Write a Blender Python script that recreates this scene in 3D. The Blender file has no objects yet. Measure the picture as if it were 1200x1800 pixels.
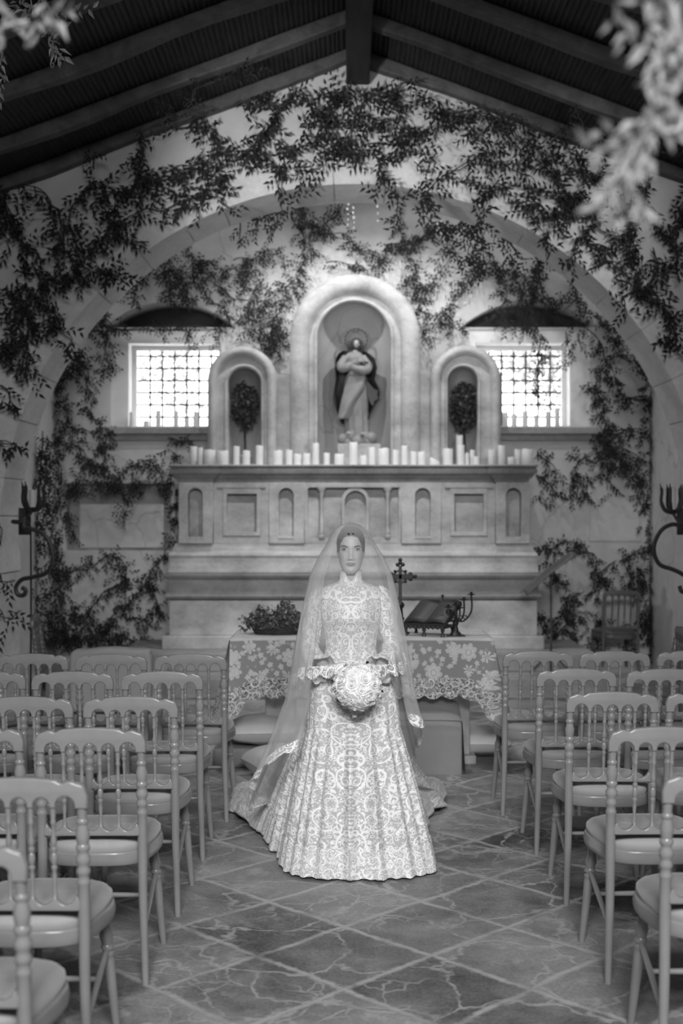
import bpy, bmesh, math, random
import numpy as np
from mathutils import Vector, Matrix
random.seed(7); np.random.seed(7)
PI = math.pi
S = bpy.context.scene
C = S.collection

# ---------------------------------------------------------------- camera
CAMZ = 1.67
FPX = 2150.0            # focal length in pixels of the 1200x1800 frame
cd = bpy.data.cameras.new('camera'); cam = bpy.data.objects.new('camera', cd); C.objects.link(cam)
cam.location = (0, 0, CAMZ); cam.rotation_euler = (PI/2, 0, 0)
cd.sensor_fit = 'VERTICAL'; cd.sensor_height = 36; cd.sensor_width = 24
cd.lens = 36*FPX/1800
cd.shift_x = -12/1800; cd.shift_y = 7/1800
cd.dof.use_dof = True; cd.dof.focus_distance = 5.7; cd.dof.aperture_fstop = 2.1
cd.clip_start = 0.05
S.camera = cam
S.view_settings.view_transform = 'Standard'; S.view_settings.look = 'None'
S.view_settings.gamma = 1; S.view_settings.use_curve_mapping = False
S.view_settings.exposure = 0.65

# ---------------------------------------------------------------- world (bright overcast garden light outside)
w = bpy.data.worlds.new('world'); S.world = w; w.use_nodes = True
bg = w.node_tree.nodes['Background']; bg.inputs[0].default_value = (1, 1, 1, 1); bg.inputs[1].default_value = 3.2

# ---------------------------------------------------------------- lights
def area(name, loc, target, sx, sy, power, spread=180):
    l = bpy.data.lights.new(name, 'AREA'); l.shape = 'RECTANGLE'; l.size = sx; l.size_y = sy; l.energy = power
    l.spread = math.radians(spread)
    o = bpy.data.objects.new(name, l); C.objects.link(o); o.location = loc
    o.rotation_euler = (Vector(target)-Vector(loc)).to_track_quat('-Z', 'Y').to_euler(); return o
def spot(name, loc, target, power, angle, blend=.6, rad=.06):
    l = bpy.data.lights.new(name, 'SPOT'); l.energy = power; l.spot_size = math.radians(angle); l.spot_blend = blend
    l.shadow_soft_size = rad
    o = bpy.data.objects.new(name, l); C.objects.link(o); o.location = loc
    o.rotation_euler = (Vector(target)-Vector(loc)).to_track_quat('-Z', 'Y').to_euler(); return o
area('key_light', (0.2, -1.6, 4.1), (0.1, 5.6, 0.4), 2.4, 1.0, 76, 80)  # unseen key light added high behind the camera
# unseen fills added for aisle, table and altar; then gable washers and niche lamps
spot('aisle_fill', (0.1, 3.0, 4.6), (0.02, 5.8, 1.15), 52, 40, .9, .25)  # unseen fill added to lift the bride's gown
spot('table_fill', (-0.2, 7.4, 4.7), (0.1, 8.7, 0.7), 170, 60, 1, .15)  # added to brighten the table top, no visible fitting
spot('altar_fill', (0.15, 8.1, 4.8), (0.05, 12, 1.1), 330, 46, 1, .12)  # frontal fill added for the altar front
spot('gable_spot_left', (-1.3, 6.0, 3.3), (-0.2, 10, 4.4), 340, 44, 1, .15)
spot('gable_spot_right', (2.1, 6.0, 3.3), (1.35, 10, 4.0), 170, 44, 1, .15)
spot('niche_spot_left', (-0.8, 11.5, 4.95), (0.1, 12.3, 2.1), 68, 125, .6, .03)
spot('niche_spot_right', (0.95, 11.5, 4.95), (0.1, 12.3, 2.1), 68, 125, .6, .03)

# ---------------------------------------------------------------- px helper: a measured image point at a known depth -> place in the chapel
def P(x, y, Y): 
    s = FPX/Y
    return ((x-612)/s, Y, CAMZ+(907-y)/s)
def px2(x, y, Y):
    p = P(x, y, Y); return (p[0], p[2])

# ---------------------------------------------------------------- materials
class NT:
    def __init__(s, m): s.t = m.node_tree; s.n = s.t.nodes; s.l = s.t.links
    def node(s, typ, **kw):
        n = s.n.new(typ)
        for k, v in kw.items(): setattr(n, k, v)
        return n
    def put(s, inp, v):
        if isinstance(v, bpy.types.NodeSocket): s.l.new(v, inp)
        elif v is not None:
            try: inp.default_value = v
            except Exception: inp.default_value = (v, v, v) if len(inp.default_value) == 3 else (v, v, v, 1)
    def m(s, op, a, b=None, c=None, clamp=False):
        n = s.node('ShaderNodeMath', operation=op, use_clamp=clamp)
        s.put(n.inputs[0], a); s.put(n.inputs[1], b)
        if c is not None: s.put(n.inputs[2], c)
        return n.outputs[0]
    def vm(s, op, a, b=None, sc=None):
        n = s.node('ShaderNodeVectorMath', operation=op); s.put(n.inputs[0], a)
        if b is not None: s.put(n.inputs[1], b)
        if sc is not None: s.put(n.inputs['Scale'], sc)
        return n.outputs['Value'] if op in ('LENGTH', 'DOT_PRODUCT', 'DISTANCE') else n.outputs[0]
    def noise(s, vec, scale, detail=4, rough=.55, out='Fac', dist=0):
        n = s.node('ShaderNodeTexNoise'); s.put(n.inputs['Vector'], vec); n.inputs['Scale'].default_value = scale
        n.inputs['Detail'].default_value = detail; n.inputs['Roughness'].default_value = rough; n.inputs['Distortion'].default_value = dist
        return n.outputs[out]
    def voro(s, vec, scale, feature='F1', rnd=1, out='Distance'):
        n = s.node('ShaderNodeTexVoronoi', feature=feature); s.put(n.inputs['Vector'], vec)
        n.inputs['Scale'].default_value = scale; n.inputs['Randomness'].default_value = rnd
        return n if out is None else n.outputs[out]
    def mapr(s, v, a, b, c=0, d=1, smooth=False):
        n = s.node('ShaderNodeMapRange'); s.put(n.inputs[0], v)
        n.inputs[1].default_value = a; n.inputs[2].default_value = b; n.inputs[3].default_value = c; n.inputs[4].default_value = d
        if smooth: n.interpolation_type = 'SMOOTHSTEP'
        return n.outputs[0]
    def grey(s, v):
        n = s.node('ShaderNodeCombineColor'); 
        for i in range(3): s.put(n.inputs[i], v)
        return n.outputs[0]
    def mix(s, f, a, b):   # scalar mix
        n = s.node('ShaderNodeMix'); n.data_type = 'FLOAT'; s.put(n.inputs[0], f); s.put(n.inputs[2], a); s.put(n.inputs[3], b)
        return n.outputs[0]
    def bump(s, h, strength=.3, dist=.01):
        n = s.node('ShaderNodeBump'); n.inputs['Strength'].default_value = strength; n.inputs['Distance'].default_value = dist
        s.put(n.inputs['Height'], h); return n.outputs[0]
    def sep(s, v):
        n = s.node('ShaderNodeSeparateXYZ'); s.put(n.inputs[0], v); return n.outputs
    def comb(s, x, y, z=0):
        n = s.node('ShaderNodeCombineXYZ'); s.put(n.inputs[0], x); s.put(n.inputs[1], y); s.put(n.inputs[2], z); return n.outputs[0]
def newmat(name, rough=.6):
    m = bpy.data.materials.new(name); m.use_nodes = True
    t = NT(m); b = m.node_tree.nodes['Principled BSDF']; b.inputs['Roughness'].default_value = rough
    return m, t, b
def simple(name, g, rough=.6, var=.12, scale=12, bump=.15, bscale=60, metal=0, sheen=0, spec=None):
    m, t, b = newmat(name, rough)
    co = t.node('ShaderNodeTexCoord').outputs['Object']
    n = t.noise(co, scale, 5)
    v = t.mapr(n, .25, .75, g*(1-var), g*(1+var))
    t.put(b.inputs['Base Color'], t.grey(v)); b.inputs['Metallic'].default_value = metal
    if sheen: b.inputs['Sheen Weight'].default_value = sheen
    if spec is not None: b.inputs['Specular IOR Level'].default_value = spec
    if bump: t.put(b.inputs['Normal'], t.bump(t.noise(co, bscale, 4), bump, .004))
    return m

def plaster_mat(name, g):
    m, t, b = newmat(name, .9)
    co = t.node('ShaderNodeTexCoord').outputs['Object']
    a = t.noise(co, 1.1, 6, .6); c = t.noise(co, 7, 5, .6)
    v = t.m('ADD', t.mapr(a, .3, .7, g*.82, g*1.1), t.mapr(c, .3, .7, -g*.05, g*.05))
    ck = t.voro(t.vm('ADD', co, t.vm('SCALE', t.noise(co, 2, 3, out='Color'), sc=.5)), .55, 'DISTANCE_TO_EDGE')
    v = t.m('MULTIPLY', v, t.mapr(ck, 0, .006, .72, 1))
    t.put(b.inputs['Base Color'], t.grey(v))
    t.put(b.inputs['Normal'], t.bump(t.m('ADD', t.noise(co, 5, 6, .65), t.m('MULTIPLY', t.noise(co, 60, 3), .15)), .35, .03))
    return m
def stone_mat(name, g, stain=.35):
    m, t, b = newmat(name, .85)
    co = t.node('ShaderNodeTexCoord').outputs['Object']
    a = t.noise(t.vm('MULTIPLY', co, (1, 1, 1.6)), 2.3, 7, .62); c = t.noise(co, 24, 5, .7)
    v = t.mapr(a, .3, .72, g*(1-stain), g*1.18)
    v = t.m('ADD', v, t.mapr(c, .3, .7, -g*.09, g*.09))
    pits = t.mapr(t.voro(co, 16, 'F1'), 0, .12, 1, 0)
    gate = t.mapr(t.noise(co, 3.1, 3), .52, .62, 0, 1)
    v = t.m('MULTIPLY', v, t.m('SUBTRACT', 1, t.m('MULTIPLY', t.m('MULTIPLY', pits, gate), .45)))
    t.put(b.inputs['Base Color'], t.grey(v))
    t.put(b.inputs['Normal'], t.bump(t.m('ADD', t.noise(co, 8, 6, .7), t.m('MULTIPLY', c, .4)), .45, .015))
    return m
def floor_mat():
    m, t, b = newmat('floor_terracotta_tiles', .5)
    co = t.node('ShaderNodeTexCoord').outputs['Object']
    wob = t.vm('SCALE', t.vm('SUBTRACT', t.noise(co, 3.2, 3, out='Color'), (.5, .5, .5)), sc=.05)
    pp = t.vm('ADD', co, wob)
    mp = t.node('ShaderNodeMapping'); t.put(mp.inputs['Vector'], pp)
    k = 1/.467
    # rotate by 45 degrees so that a joint crossing falls at (0.645, 4.97)
    a = PI/4; ox = .645*math.cos(a)-4.97*math.sin(a); oy = .645*math.sin(a)+4.97*math.cos(a)
    mp.inputs['Rotation'].default_value = (0, 0, a); mp.inputs['Location'].default_value = (-ox, -oy, 0)
    uv = t.vm('SCALE', mp.outputs[0], sc=k)
    x, y, z = t.sep(uv)
    fx = t.m('ABSOLUTE', t.m('SUBTRACT', t.m('FRACT', t.m('ADD', x, .5)), .5))
    fy = t.m('ABSOLUTE', t.m('SUBTRACT', t.m('FRACT', t.m('ADD', y, .5)), .5))
    dg = t.m('MINIMUM', fx, fy)
    cell = t.comb(t.m('FLOOR', x), t.m('FLOOR', y))
    wn = t.node('ShaderNodeTexWhiteNoise'); wn.noise_dimensions = '2D'; t.put(wn.inputs['Vector'], cell)
    tone = wn.outputs['Value']
    # curved repairs and breaks across the tiles
    wob2 = t.vm('SCALE', t.vm('SUBTRACT', t.noise(co, 2.1, 4, out='Color'), (.5, .5, .5)), sc=.55)
    ed = t.voro(t.vm('ADD', t.vm('MULTIPLY', co, (1, 1, 0)), wob2), 2.1, 'DISTANCE_TO_EDGE', .9)
    ed2 = t.voro(t.vm('ADD', t.vm('MULTIPLY', co, (1, 1, 0)), wob2), 4.6, 'DISTANCE_TO_EDGE', 1)
    g1 = t.mapr(t.noise(co, .9, 2), .44, .56, 0, 1)
    jn = t.noise(co, 30, 4, .7)
    jw = t.mapr(jn, .3, .7, -.012, .022)
    j1 = t.mapr(t.m('ADD', dg, jw), .014, .050, 1, 0)
    j2 = t.mapr(t.m('ADD', ed, jw), .008, .032, .85, 0)
    j3 = t.m('MULTIPLY', t.mapr(t.m('ADD', ed2, jw), .01, .045, .7, 0), g1)
    j = t.m('MAXIMUM', t.m('MAXIMUM', j1, j2), j3)
    st = t.noise(co, 3.4, 8, .68); st2 = t.noise(co, 1.2, 4, .6)
    fine = t.noise(co, 70, 5, .75)
    base = t.m('ADD', t.mapr(tone, 0, 1, .14, .29), t.mapr(st, .3, .7, -.10, .11))
    base = t.m('ADD', base, t.mapr(st2, .35, .65, -.07, .08))
    base = t.m('ADD', base, t.mapr(fine, .3, .7, -.075, .075))
    wear = t.mapr(t.noise(co, 5.3, 6, .72), .56, .66, 0, .10)
    base = t.m('MAXIMUM', t.m('ADD', base, wear), .035)
    v = t.mix(t.m('MULTIPLY', j, t.mapr(t.noise(co, 5, 4), .35, .55, .3, 1)), base, .46)
    t.put(b.inputs['Base Color'], t.grey(v))
    t.put(b.inputs['Roughness'], t.mapr(st, .3, .7, .42, .7))
    h = t.m('ADD', t.m('MULTIPLY', t.m('SUBTRACT', 1, j), .5), t.m('ADD', t.m('MULTIPLY', st, .7), t.m('MULTIPLY', fine, .18)))
    t.put(b.inputs['Normal'], t.bump(h, .45, .008))
    return m
def wood_dark(name, g, sc=(1, 1, 1), var=.5, rough=.7):
    m, t, b = newmat(name, rough)
    co = t.node('ShaderNodeTexCoord').outputs['Object']
    c2 = t.vm('MULTIPLY', co, sc)
    a = t.noise(c2, 6, 6, .65, dist=.6)
    t.put(b.inputs['Base Color'], t.grey(t.mapr(a, .3, .7, g*(1-var), g*(1+var))))
    t.put(b.inputs['Normal'], t.bump(a, .5, .01))
    return m

def lace_nodes(t, uv, scale, flower=False, mirror=True):
    """returns 0..1: thread coverage of a guipure lace of scrolls, rings and petals (uv in metres)"""
    x, y, z = t.sep(uv)
    if mirror: x = t.m('ABSOLUTE', x)
    v = t.comb(x, y, 0)
    v = t.vm('ADD', v, t.vm('MULTIPLY', t.vm('SUBTRACT', t.noise(v, scale*.8, 2, out='Color'), (.5, .5, .5)), (.35/scale, .35/scale, 0)))
    def band(val, c, w, soft=.3):
        return t.mapr(t.m('ABSOLUTE', t.m('SUBTRACT', val, c)), w*(1-soft), w, 1, 0)
    def cells(sc, rnd):
        n = t.voro(v, sc, 'F1', rnd, None)
        d = t.vm('SUBTRACT', t.vm('SCALE', v, sc=sc), t.vm('SCALE', n.outputs['Position'], sc=sc))
        dx, dy, dz = t.sep(d); c = t.sep(n.outputs['Color'])
        return t.vm('LENGTH', d), t.m('ARCTAN2', dy, dx), c[0], c[1]
    r, a, rnd, rnd2 = cells(scale, .7)
    if flower:
        pr = t.m('ADD', .34, t.m('MULTIPLY', t.m('ABSOLUTE', t.m('SINE', t.m('ADD', t.m('MULTIPLY', a, 3.5), t.m('MULTIPLY', rnd, 6)))), .15))
        pet = t.mapr(t.m('SUBTRACT', r, pr), -.02, .02, 1, 0)
        pet = t.m('SUBTRACT', pet, t.m('MULTIPLY', t.m('MAXIMUM', band(r, .16, .03), band(t.m('SUBTRACT', pr, r), .10, .02)), .55), clamp=True)
        r2, a2, q1, q2 = cells(scale*2.6, .9)
        small = t.mapr(t.m('SUBTRACT', r2, t.m('ADD', .25, t.m('MULTIPLY', t.m('ABSOLUTE', t.m('SINE', t.m('MULTIPLY', a2, 2.5))), .16))), 0, .05, .85, 0)
        return t.m('MAXIMUM', pet, small)
    sgn = t.m('SUBTRACT', t.m('MULTIPLY', t.m('GREATER_THAN', rnd2, .5), 2), 1)
    ph = t.m('FRACT', t.m('ADD', t.m('MULTIPLY', r, 4.2), t.m('MULTIPLY', sgn, t.m('DIVIDE', t.m('ADD', a, t.m('MULTIPLY', rnd, 6.28)), 2*PI))))
    spiral = t.m('MULTIPLY', band(ph, .5, .24), t.mapr(r, .42, .46, 1, 0))
    pr = t.m('ADD', .25, t.m('MULTIPLY', t.m('ABSOLUTE', t.m('SINE', t.m('ADD', t.m('MULTIPLY', a, 3), t.m('MULTIPLY', rnd, 6)))), .17))
    pet = t.m('MAXIMUM', t.mapr(t.m('ABSOLUTE', t.m('SUBTRACT', r, pr)), .03, .055, 1, 0), band(r, .12, .035))
    motif = t.mix(t.m('GREATER_THAN', rnd, .6), spiral, pet)
    outer = t.m('MULTIPLY', band(r, .47, .04), t.m('LESS_THAN', rnd, .8))
    r2, a2, q1, q2 = cells(scale*2.7, .8)
    rings = t.m('MULTIPLY', t.m('MAXIMUM', band(r2, .32, .10), t.mapr(r2, .08, .13, 1, 0)), t.mapr(r, .44, .50, 0, 1))
    sprig = t.m('MULTIPLY', band(t.m('SUBTRACT', r2, t.m('MULTIPLY', t.m('SINE', t.m('MULTIPLY', a2, 4)), .08)), .26, .09), t.mapr(t.m('ABSOLUTE', t.m('SUBTRACT', r, .2)), .1, .14, 0, .35))
    r3, a3, w1, w2 = cells(scale*5.5, .9)
    extra = t.m('MULTIPLY', t.m('MAXIMUM', band(r3, .33, .13), t.mapr(r3, .07, .14, 1, 0)), t.m('MULTIPLY', t.mapr(r, .40, .46, .35, .9), t.mapr(r2, .34, .42, .25, 1)))
    net = t.m('MULTIPLY', band(t.voro(v, scale*15, 'DISTANCE_TO_EDGE', .3), 0, .10), .35)
    # broad braid of big commas winding through the ground
    R4, A4, c1, c2 = cells(scale*.6, .5)
    sg = t.m('SUBTRACT', t.m('MULTIPLY', t.m('GREATER_THAN', c2, .5), 2), 1)
    ph4 = t.m('ABSOLUTE', t.m('SUBTRACT', t.m('FRACT', t.m('ADD', t.m('MULTIPLY', R4, 2.1), t.m('MULTIPLY', sg, t.m('DIVIDE', t.m('ADD', A4, t.m('MULTIPLY', c1, 6.28)), 2*PI)))), .5))
    braid = t.m('MULTIPLY', t.mapr(ph4, .07, .095, 1, 0), t.mapr(R4, .10, .14, 0, 1))
    motif = t.m('MAXIMUM', t.m('MULTIPLY', motif, t.mapr(ph4, .12, .15, 0, 1)), braid)
    return t.m('MAXIMUM', t.m('MAXIMUM', motif, outer), t.m('MAXIMUM', t.m('MAXIMUM', rings, extra), net))

def lace_mat(name, scale, lining=.42, white=.82, flower=False, mirror=True, see=0.0, rough=.8):
    m, t, b = newmat(name, rough)
    uv = t.node('ShaderNodeTexCoord').outputs['UV']
    f = lace_nodes(t, uv, scale, flower, mirror)
    t.put(b.inputs['Base Color'], t.grey(t.mix(f, lining, white)))
    b.inputs['Sheen Weight'].default_value = .1
    t.put(b.inputs['Normal'], t.bump(f, .6, .004))
    if see > 0:
        t.put(b.inputs['Alpha'], t.mix(f, 1-see, 1.0))
    return m
def tulle_mat(name, a0, white=.9):
    m = bpy.data.materials.new(name); m.use_nodes = True; t = NT(m)
    for n in list(t.n): t.n.remove(n)
    out = t.node('ShaderNodeOutputMaterial'); tr = t.node('ShaderNodeBsdfTransparent')
    df = t.node('ShaderNodeBsdfDiffuse'); df.inputs[0].default_value = (white,)*3+(1,)
    tl = t.node('ShaderNodeBsdfTranslucent'); tl.inputs[0].default_value = (white,)*3+(1,)
    mx = t.node('ShaderNodeMixShader'); mx.inputs[0].default_value = .45
    t.l.new(df.outputs[0], mx.inputs[1]); t.l.new(tl.outputs[0], mx.inputs[2])
    lw = t.node('ShaderNodeLayerWeight'); lw.inputs[0].default_value = .35
    # threads of a net cover more of the view the more edge-on the cloth hangs
    al = t.m('ADD', t.mapr(lw.outputs['Facing'], 0, 1, a0, min(.95, a0*2.6)), t.mapr(t.sep(t.node('ShaderNodeTexCoord').outputs['UV'])[1], 1.55, 1.62, 0, .30), clamp=True)
    m2 = t.node('ShaderNodeMixShader'); t.put(m2.inputs[0], al)
    t.l.new(tr.outputs[0], m2.inputs[1]); t.l.new(mx.outputs[0], m2.inputs[2]); t.l.new(m2.outputs[0], out.inputs[0])
    return m

M = {}
M['plaster'] = plaster_mat('nave_plaster', .52)
M['apse_plaster'] = plaster_mat('apse_plaster', .60)
M['stone'] = stone_mat('altar_stone', .54, .48)
M['arch_stone'] = stone_mat('arch_stone', .56, .2)
M['stone_dark'] = stone_mat('dark_moulding_stone', .27, .5)  # darker tone for the plinth moulding and cornice
M['recess_shade'] = stone_mat('recess_shade_stone', .07, .4)  # near-black colour stands in for shade inside the relieving arches
M['step_stone'] = stone_mat('step_stone', .36)
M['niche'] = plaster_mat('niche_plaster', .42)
M['floor'] = floor_mat()
M['beam'] = wood_dark('beam_wood', .075, (1, .35, 1))
M['cane'] = wood_dark('cane_ceiling', .022, (6, .6, 1), .6)
M['ridge'] = wood_dark('ridge_wood', .018, (3, .4, 3))
M['iron'] = simple('wrought_iron', .016, .5, .2, 20, .2, 80, .0)
M['chair'] = simple('painted_chair_wood', .24, .24, .10, 9, .12, 25)
M['cushion'] = simple('chair_cushion_fabric', .33, .75, .12, 8, .25, 14, sheen=.3)
M['darkchair'] = simple('dark_chair_wood', .12, .4, .15, 9, .1, 25)
M['wax'] = simple('candle_wax', .80, .5, .04, 9, .05, 30)
M['sconce_wax'] = simple('sconce_candle_wax', .5, .5, .04, 9, .05, 30)
M['skin'] = simple('skin', .40, .5, .04, 14, .05, 60)
M['lip'] = simple('lips', .15, .45, .06, 30, 0)
M['hair'] = simple('dark_hair', .025, .45, .3, 40, .3, 120)
M['eye'] = simple('eye_white', .5, .3, .03, 10, 0)
M['iris'] = simple('iris', .018, .25, .1, 40, 0)
M['brow'] = simple('brow_hair', .03, .8, .2, 60, 0)
M['lace'] = lace_mat('gown_lace', 17, .47, .84)
M['lace_hem'] = lace_mat('gown_hem_lace', 24, .55, .9)
M['trim_lace'] = lace_mat('veil_trim_lace', 24, .75, .92, see=.75, mirror=False)
M['cloth'] = simple('tablecloth_linen', .50, .85, .08, 9, .2, 90)
M['cloth_lace'] = lace_mat('tablecloth_lace', 8.0, .22, .52, flower=True, mirror=False)
M['cloth_border'] = lace_mat('tablecloth_border_lace', 22, .12, .60, mirror=False, see=.7)
M['tulle'] = tulle_mat('tulle', .145)
M['tulle_back'] = tulle_mat('tulle_back', .26)
M['rose'] = simple('rose_petal', .84, .6, .04, 20, .08, 40, sheen=.2)
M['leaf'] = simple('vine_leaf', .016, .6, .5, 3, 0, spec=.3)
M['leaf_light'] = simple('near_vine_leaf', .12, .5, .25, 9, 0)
M['stem'] = simple('vine_stem', .035, .8, .3, 20, 0)
M['box'] = simple('box_linen', .24, .9, .06, 7, .2, 130)
M['pillow'] = simple('pillow_satin', .55, .45, .08, 6, .1, 14)
M['white_paint'] = simple('window_frame_paint', .75, .7, .08, 5, .2, 20)
M['statue_light'] = simple('statue_pale_robe', .25, .55, .2, 8, .2, 30)
M['statue_dark'] = simple('statue_dark_mantle', .045, .5, .3, 8, .2, 30)
M['statue_skin'] = simple('statue_skin', .40, .5, .1, 8, .1, 30)
M['halo'] = simple('halo_metal', .03, .4, .2, 8, 0, metal=.5)
M['topiary'] = simple('topiary_leaf', .06, .6, .5, 25, 0)
M['stand'] = simple('grey_stand_metal', .09, .5, .2, 20, .1, 60)
M['plant'] = simple('basket_plant_leaf', .09, .6, .5, 20, 0)
M['bush'] = simple('garden_leaf', .26, .7, .4, 2, 0)
M['glass_bead'] = simple('glass_bead', .8, .1, .0, 2, 0)
M['book'] = simple('dark_book_cover', .022, .5, .2, 12, .15, 60)
M['paper'] = simple('paper', .45, .8, .08, 12, .1, 60)
M['sofa'] = simple('pale_upholstery', .30, .85, .08, 7, .15, 40)

# ---------------------------------------------------------------- mesh building
class MB:
    def __init__(s): s.v = []; s.f = []; s.uv = None
    def add(s, vs, fs):
        o = len(s.v); s.v += [tuple(p) for p in vs]; s.f += [tuple(i+o for i in f) for f in fs]; return s
    def box(s, x0, x1, y0, y1, z0, z1):
        return s.add([(x0,y0,z0),(x1,y0,z0),(x1,y1,z0),(x0,y1,z0),(x0,y0,z1),(x1,y0,z1),(x1,y1,z1),(x0,y1,z1)],
                     [(0,3,2,1),(4,5,6,7),(0,1,5,4),(1,2,6,5),(2,3,7,6),(3,0,4,7)])
    def tube(s, pts, rad, n=8, cap=True):
        pts = [Vector(p) for p in pts]; N = len(pts)
        if not hasattr(rad, '__len__'): rad = [rad]*N
        up = Vector((0.123, 0.2, 1)).normalized(); vs = []
        prev = None
        for i, p in enumerate(pts):
            t = (pts[min(i+1, N-1)]-pts[max(i-1, 0)]).normalized()
            if prev is None:
                a = t.cross(up) if abs(t.dot(up)) < .95 else t.cross(Vector((1, 0, 0)))
            else: a = prev-t*prev.dot(t)
            a.normalize(); prev = a; b = t.cross(a)
            for k in range(n):
                an = 2*PI*k/n; vs.append(p+(a*math.cos(an)+b*math.sin(an))*rad[i])
        fs = [(i*n+k, i*n+(k+1) % n, (i+1)*n+(k+1) % n, (i+1)*n+k) for i in range(N-1) for k in range(n)]
        if cap: fs += [tuple(range(n-1, -1, -1)), tuple((N-1)*n+k for k in range(n))]
        return s.add(vs, fs)
    def lathe(s, prof, c=(0, 0, 0), n=16, path=None, sx=1, sy=1):
        """prof: list of (z, r); path(z)->(dx,dy)"""
        vs = []
        for z, r in prof:
            dx, dy = path(z) if path else (0, 0)
            for k in range(n):
                a = 2*PI*k/n; vs.append((c[0]+dx+r*sx*math.cos(a), c[1]+dy+r*sy*math.sin(a), c[2]+z))
        N = len(prof)
        fs = [(i*n+k, i*n+(k+1) % n, (i+1)*n+(k+1) % n, (i+1)*n+k) for i in range(N-1) for k in range(n)]
        fs += [tuple(range(n-1, -1, -1)), tuple((N-1)*n+k for k in range(n))]
        return s.add(vs, fs)
    def grid(s, fn, nu, nv, cu=False):
        """fn(i,j)->point, i<nu, j<nv; cu closes u"""
        vs = [fn(i, j) for j in range(nv) for i in range(nu)]
        fs = []
        for j in range(nv-1):
            for i in range(nu if cu else nu-1):
                i2 = (i+1) % nu
                fs.append((j*nu+i, j*nu+i2, (j+1)*nu+i2, (j+1)*nu+i))
        return s.add(vs, fs)
    def ball(s, c, r, n=10, sx=1, sy=1, sz=1):
        prof = [(-math.cos(PI*i/n)*r*sz, max(1e-4, math.sin(PI*i/n)*r)) for i in range(n+1)]
        return s.lathe(prof, c, n*2, None, sx, sy)
    def prism(s, poly, y0, y1):
        """poly in (x,z), extruded along y"""
        n = len(poly)
        vs = [(x, y0, z) for x, z in poly]+[(x, y1, z) for x, z in poly]
        fs = [tuple(range(n)), tuple(range(2*n-1, n-1, -1))]+[(i, i+n, (i+1) % n+n, (i+1) % n) for i in range(n)]
        return s.add(vs, fs)
    def build(s, name, mat, parent=None, smooth=True, bevel=0, subsurf=0, loc=None, uvs=None):
        me = bpy.data.meshes.new(name); me.from_pydata(s.v, [], s.f); me.update()
        if uvs is not None:
            l = me.uv_layers.new(name='UVMap'); a = np.array(uvs, dtype=np.float32)
            idx = np.zeros(len(me.loops), dtype=np.int32); me.loops.foreach_get('vertex_index', idx)
            l.data.foreach_set('uv', a[idx].ravel())
        return link(name, me, mat, parent, smooth, bevel, subsurf, loc)
def link(name, me, mat, parent=None, smooth=True, bevel=0, subsurf=0, loc=None, fixn=True):
    if fixn:
        bm = bmesh.new(); bm.from_mesh(me); bmesh.ops.recalc_face_normals(bm, faces=bm.faces); bm.to_mesh(me); bm.free()
    o = bpy.data.objects.new(name, me); C.objects.link(o)
    if mat is not None: me.materials.append(mat)
    if smooth:
        me.polygons.foreach_set('use_smooth', [True]*len(me.polygons))
        try: me.set_sharp_from_angle(angle=math.radians(40))
        except Exception: pass
    if bevel:
        b = o.modifiers.new('bevel', 'BEVEL'); b.width = bevel; b.segments = 2; b.limit_method = 'ANGLE'; b.angle_limit = math.radians(35)
    if subsurf:
        b = o.modifiers.new('sub', 'SUBSURF'); b.levels = subsurf; b.render_levels = subsurf
    if parent: o.parent = parent
    if loc: o.location = loc
    return o
def plate(name, loops, y0, y1, mat, parent=None, bevel=0, smooth=False, kind=None):
    """flat shape with holes: loops of (x,z), first the outline, then holes; thickness from y0 to y1"""
    cu = bpy.data.curves.new(name, 'CURVE'); cu.dimensions = '2D'; cu.fill_mode = 'BOTH'
    cu.extrude = abs(y1-y0)/2-bevel; cu.bevel_depth = bevel; cu.bevel_resolution = 2; cu.offset = -bevel
    for lp in loops:
        sp = cu.splines.new('POLY'); sp.points.add(len(lp)-1); sp.use_cyclic_u = True
        for i, (x, z) in enumerate(lp): sp.points[i].co = (x, z, 0, 1)
    o = bpy.data.objects.new('tmp', cu); C.objects.link(o)
    dg = bpy.context.evaluated_depsgraph_get(); dg.update()
    me = bpy.data.meshes.new_from_object(o.evaluated_get(dg))
    bpy.data.objects.remove(o); bpy.data.curves.remove(cu)
    me.transform(Matrix.Translation((0, (y0+y1)/2, 0)) @ Matrix.Rotation(PI/2, 4, 'X'))
    me.materials.clear(); me.name = name
    bm = bmesh.new(); bm.from_mesh(me); bmesh.ops.remove_doubles(bm, verts=bm.verts, dist=1e-5); bm.to_mesh(me); bm.free()
    ob = link(name, me, mat, parent, smooth)
    if kind: ob['kind'] = kind
    return ob
def arc(cx, cz, r, a0, a1, n=24):
    return [(cx+r*math.cos(a0+(a1-a0)*i/n), cz+r*math.sin(a0+(a1-a0)*i/n)) for i in range(n+1)]
def archloop(x0, x1, z0, ztop, n=20):
    r = (x1-x0)/2; return [(x0, z0)]+[(x1, z0)]+arc((x0+x1)/2, ztop-r, r, 0, PI, n)
def rect(x0, x1, z0, z1): return [(x0, z0), (x1, z0), (x1, z1), (x0, z1)]
def thing(name, label, cat, loc=(0, 0, 0), rotz=0, group=None):
    o = bpy.data.objects.new(name, None); C.objects.link(o); o.location = loc; o.rotation_euler = (0, 0, rotz)
    o.empty_display_size = .1
    return tag(o, label, cat, group)
def tag(o, label, cat, group=None, kind=None):
    o['label'] = label; o['category'] = cat
    if group: o['group'] = group
    if kind: o['kind'] = kind
    return o
def struct(o): o['kind'] = 'structure'; return o
def copy_tree(o, label=None, parent=None):
    c = o.copy(); C.objects.link(c)
    if parent: c.parent = parent
    if label: c['label'] = label
    for ch in o.children: copy_tree(ch, None, c)
    return c
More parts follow.
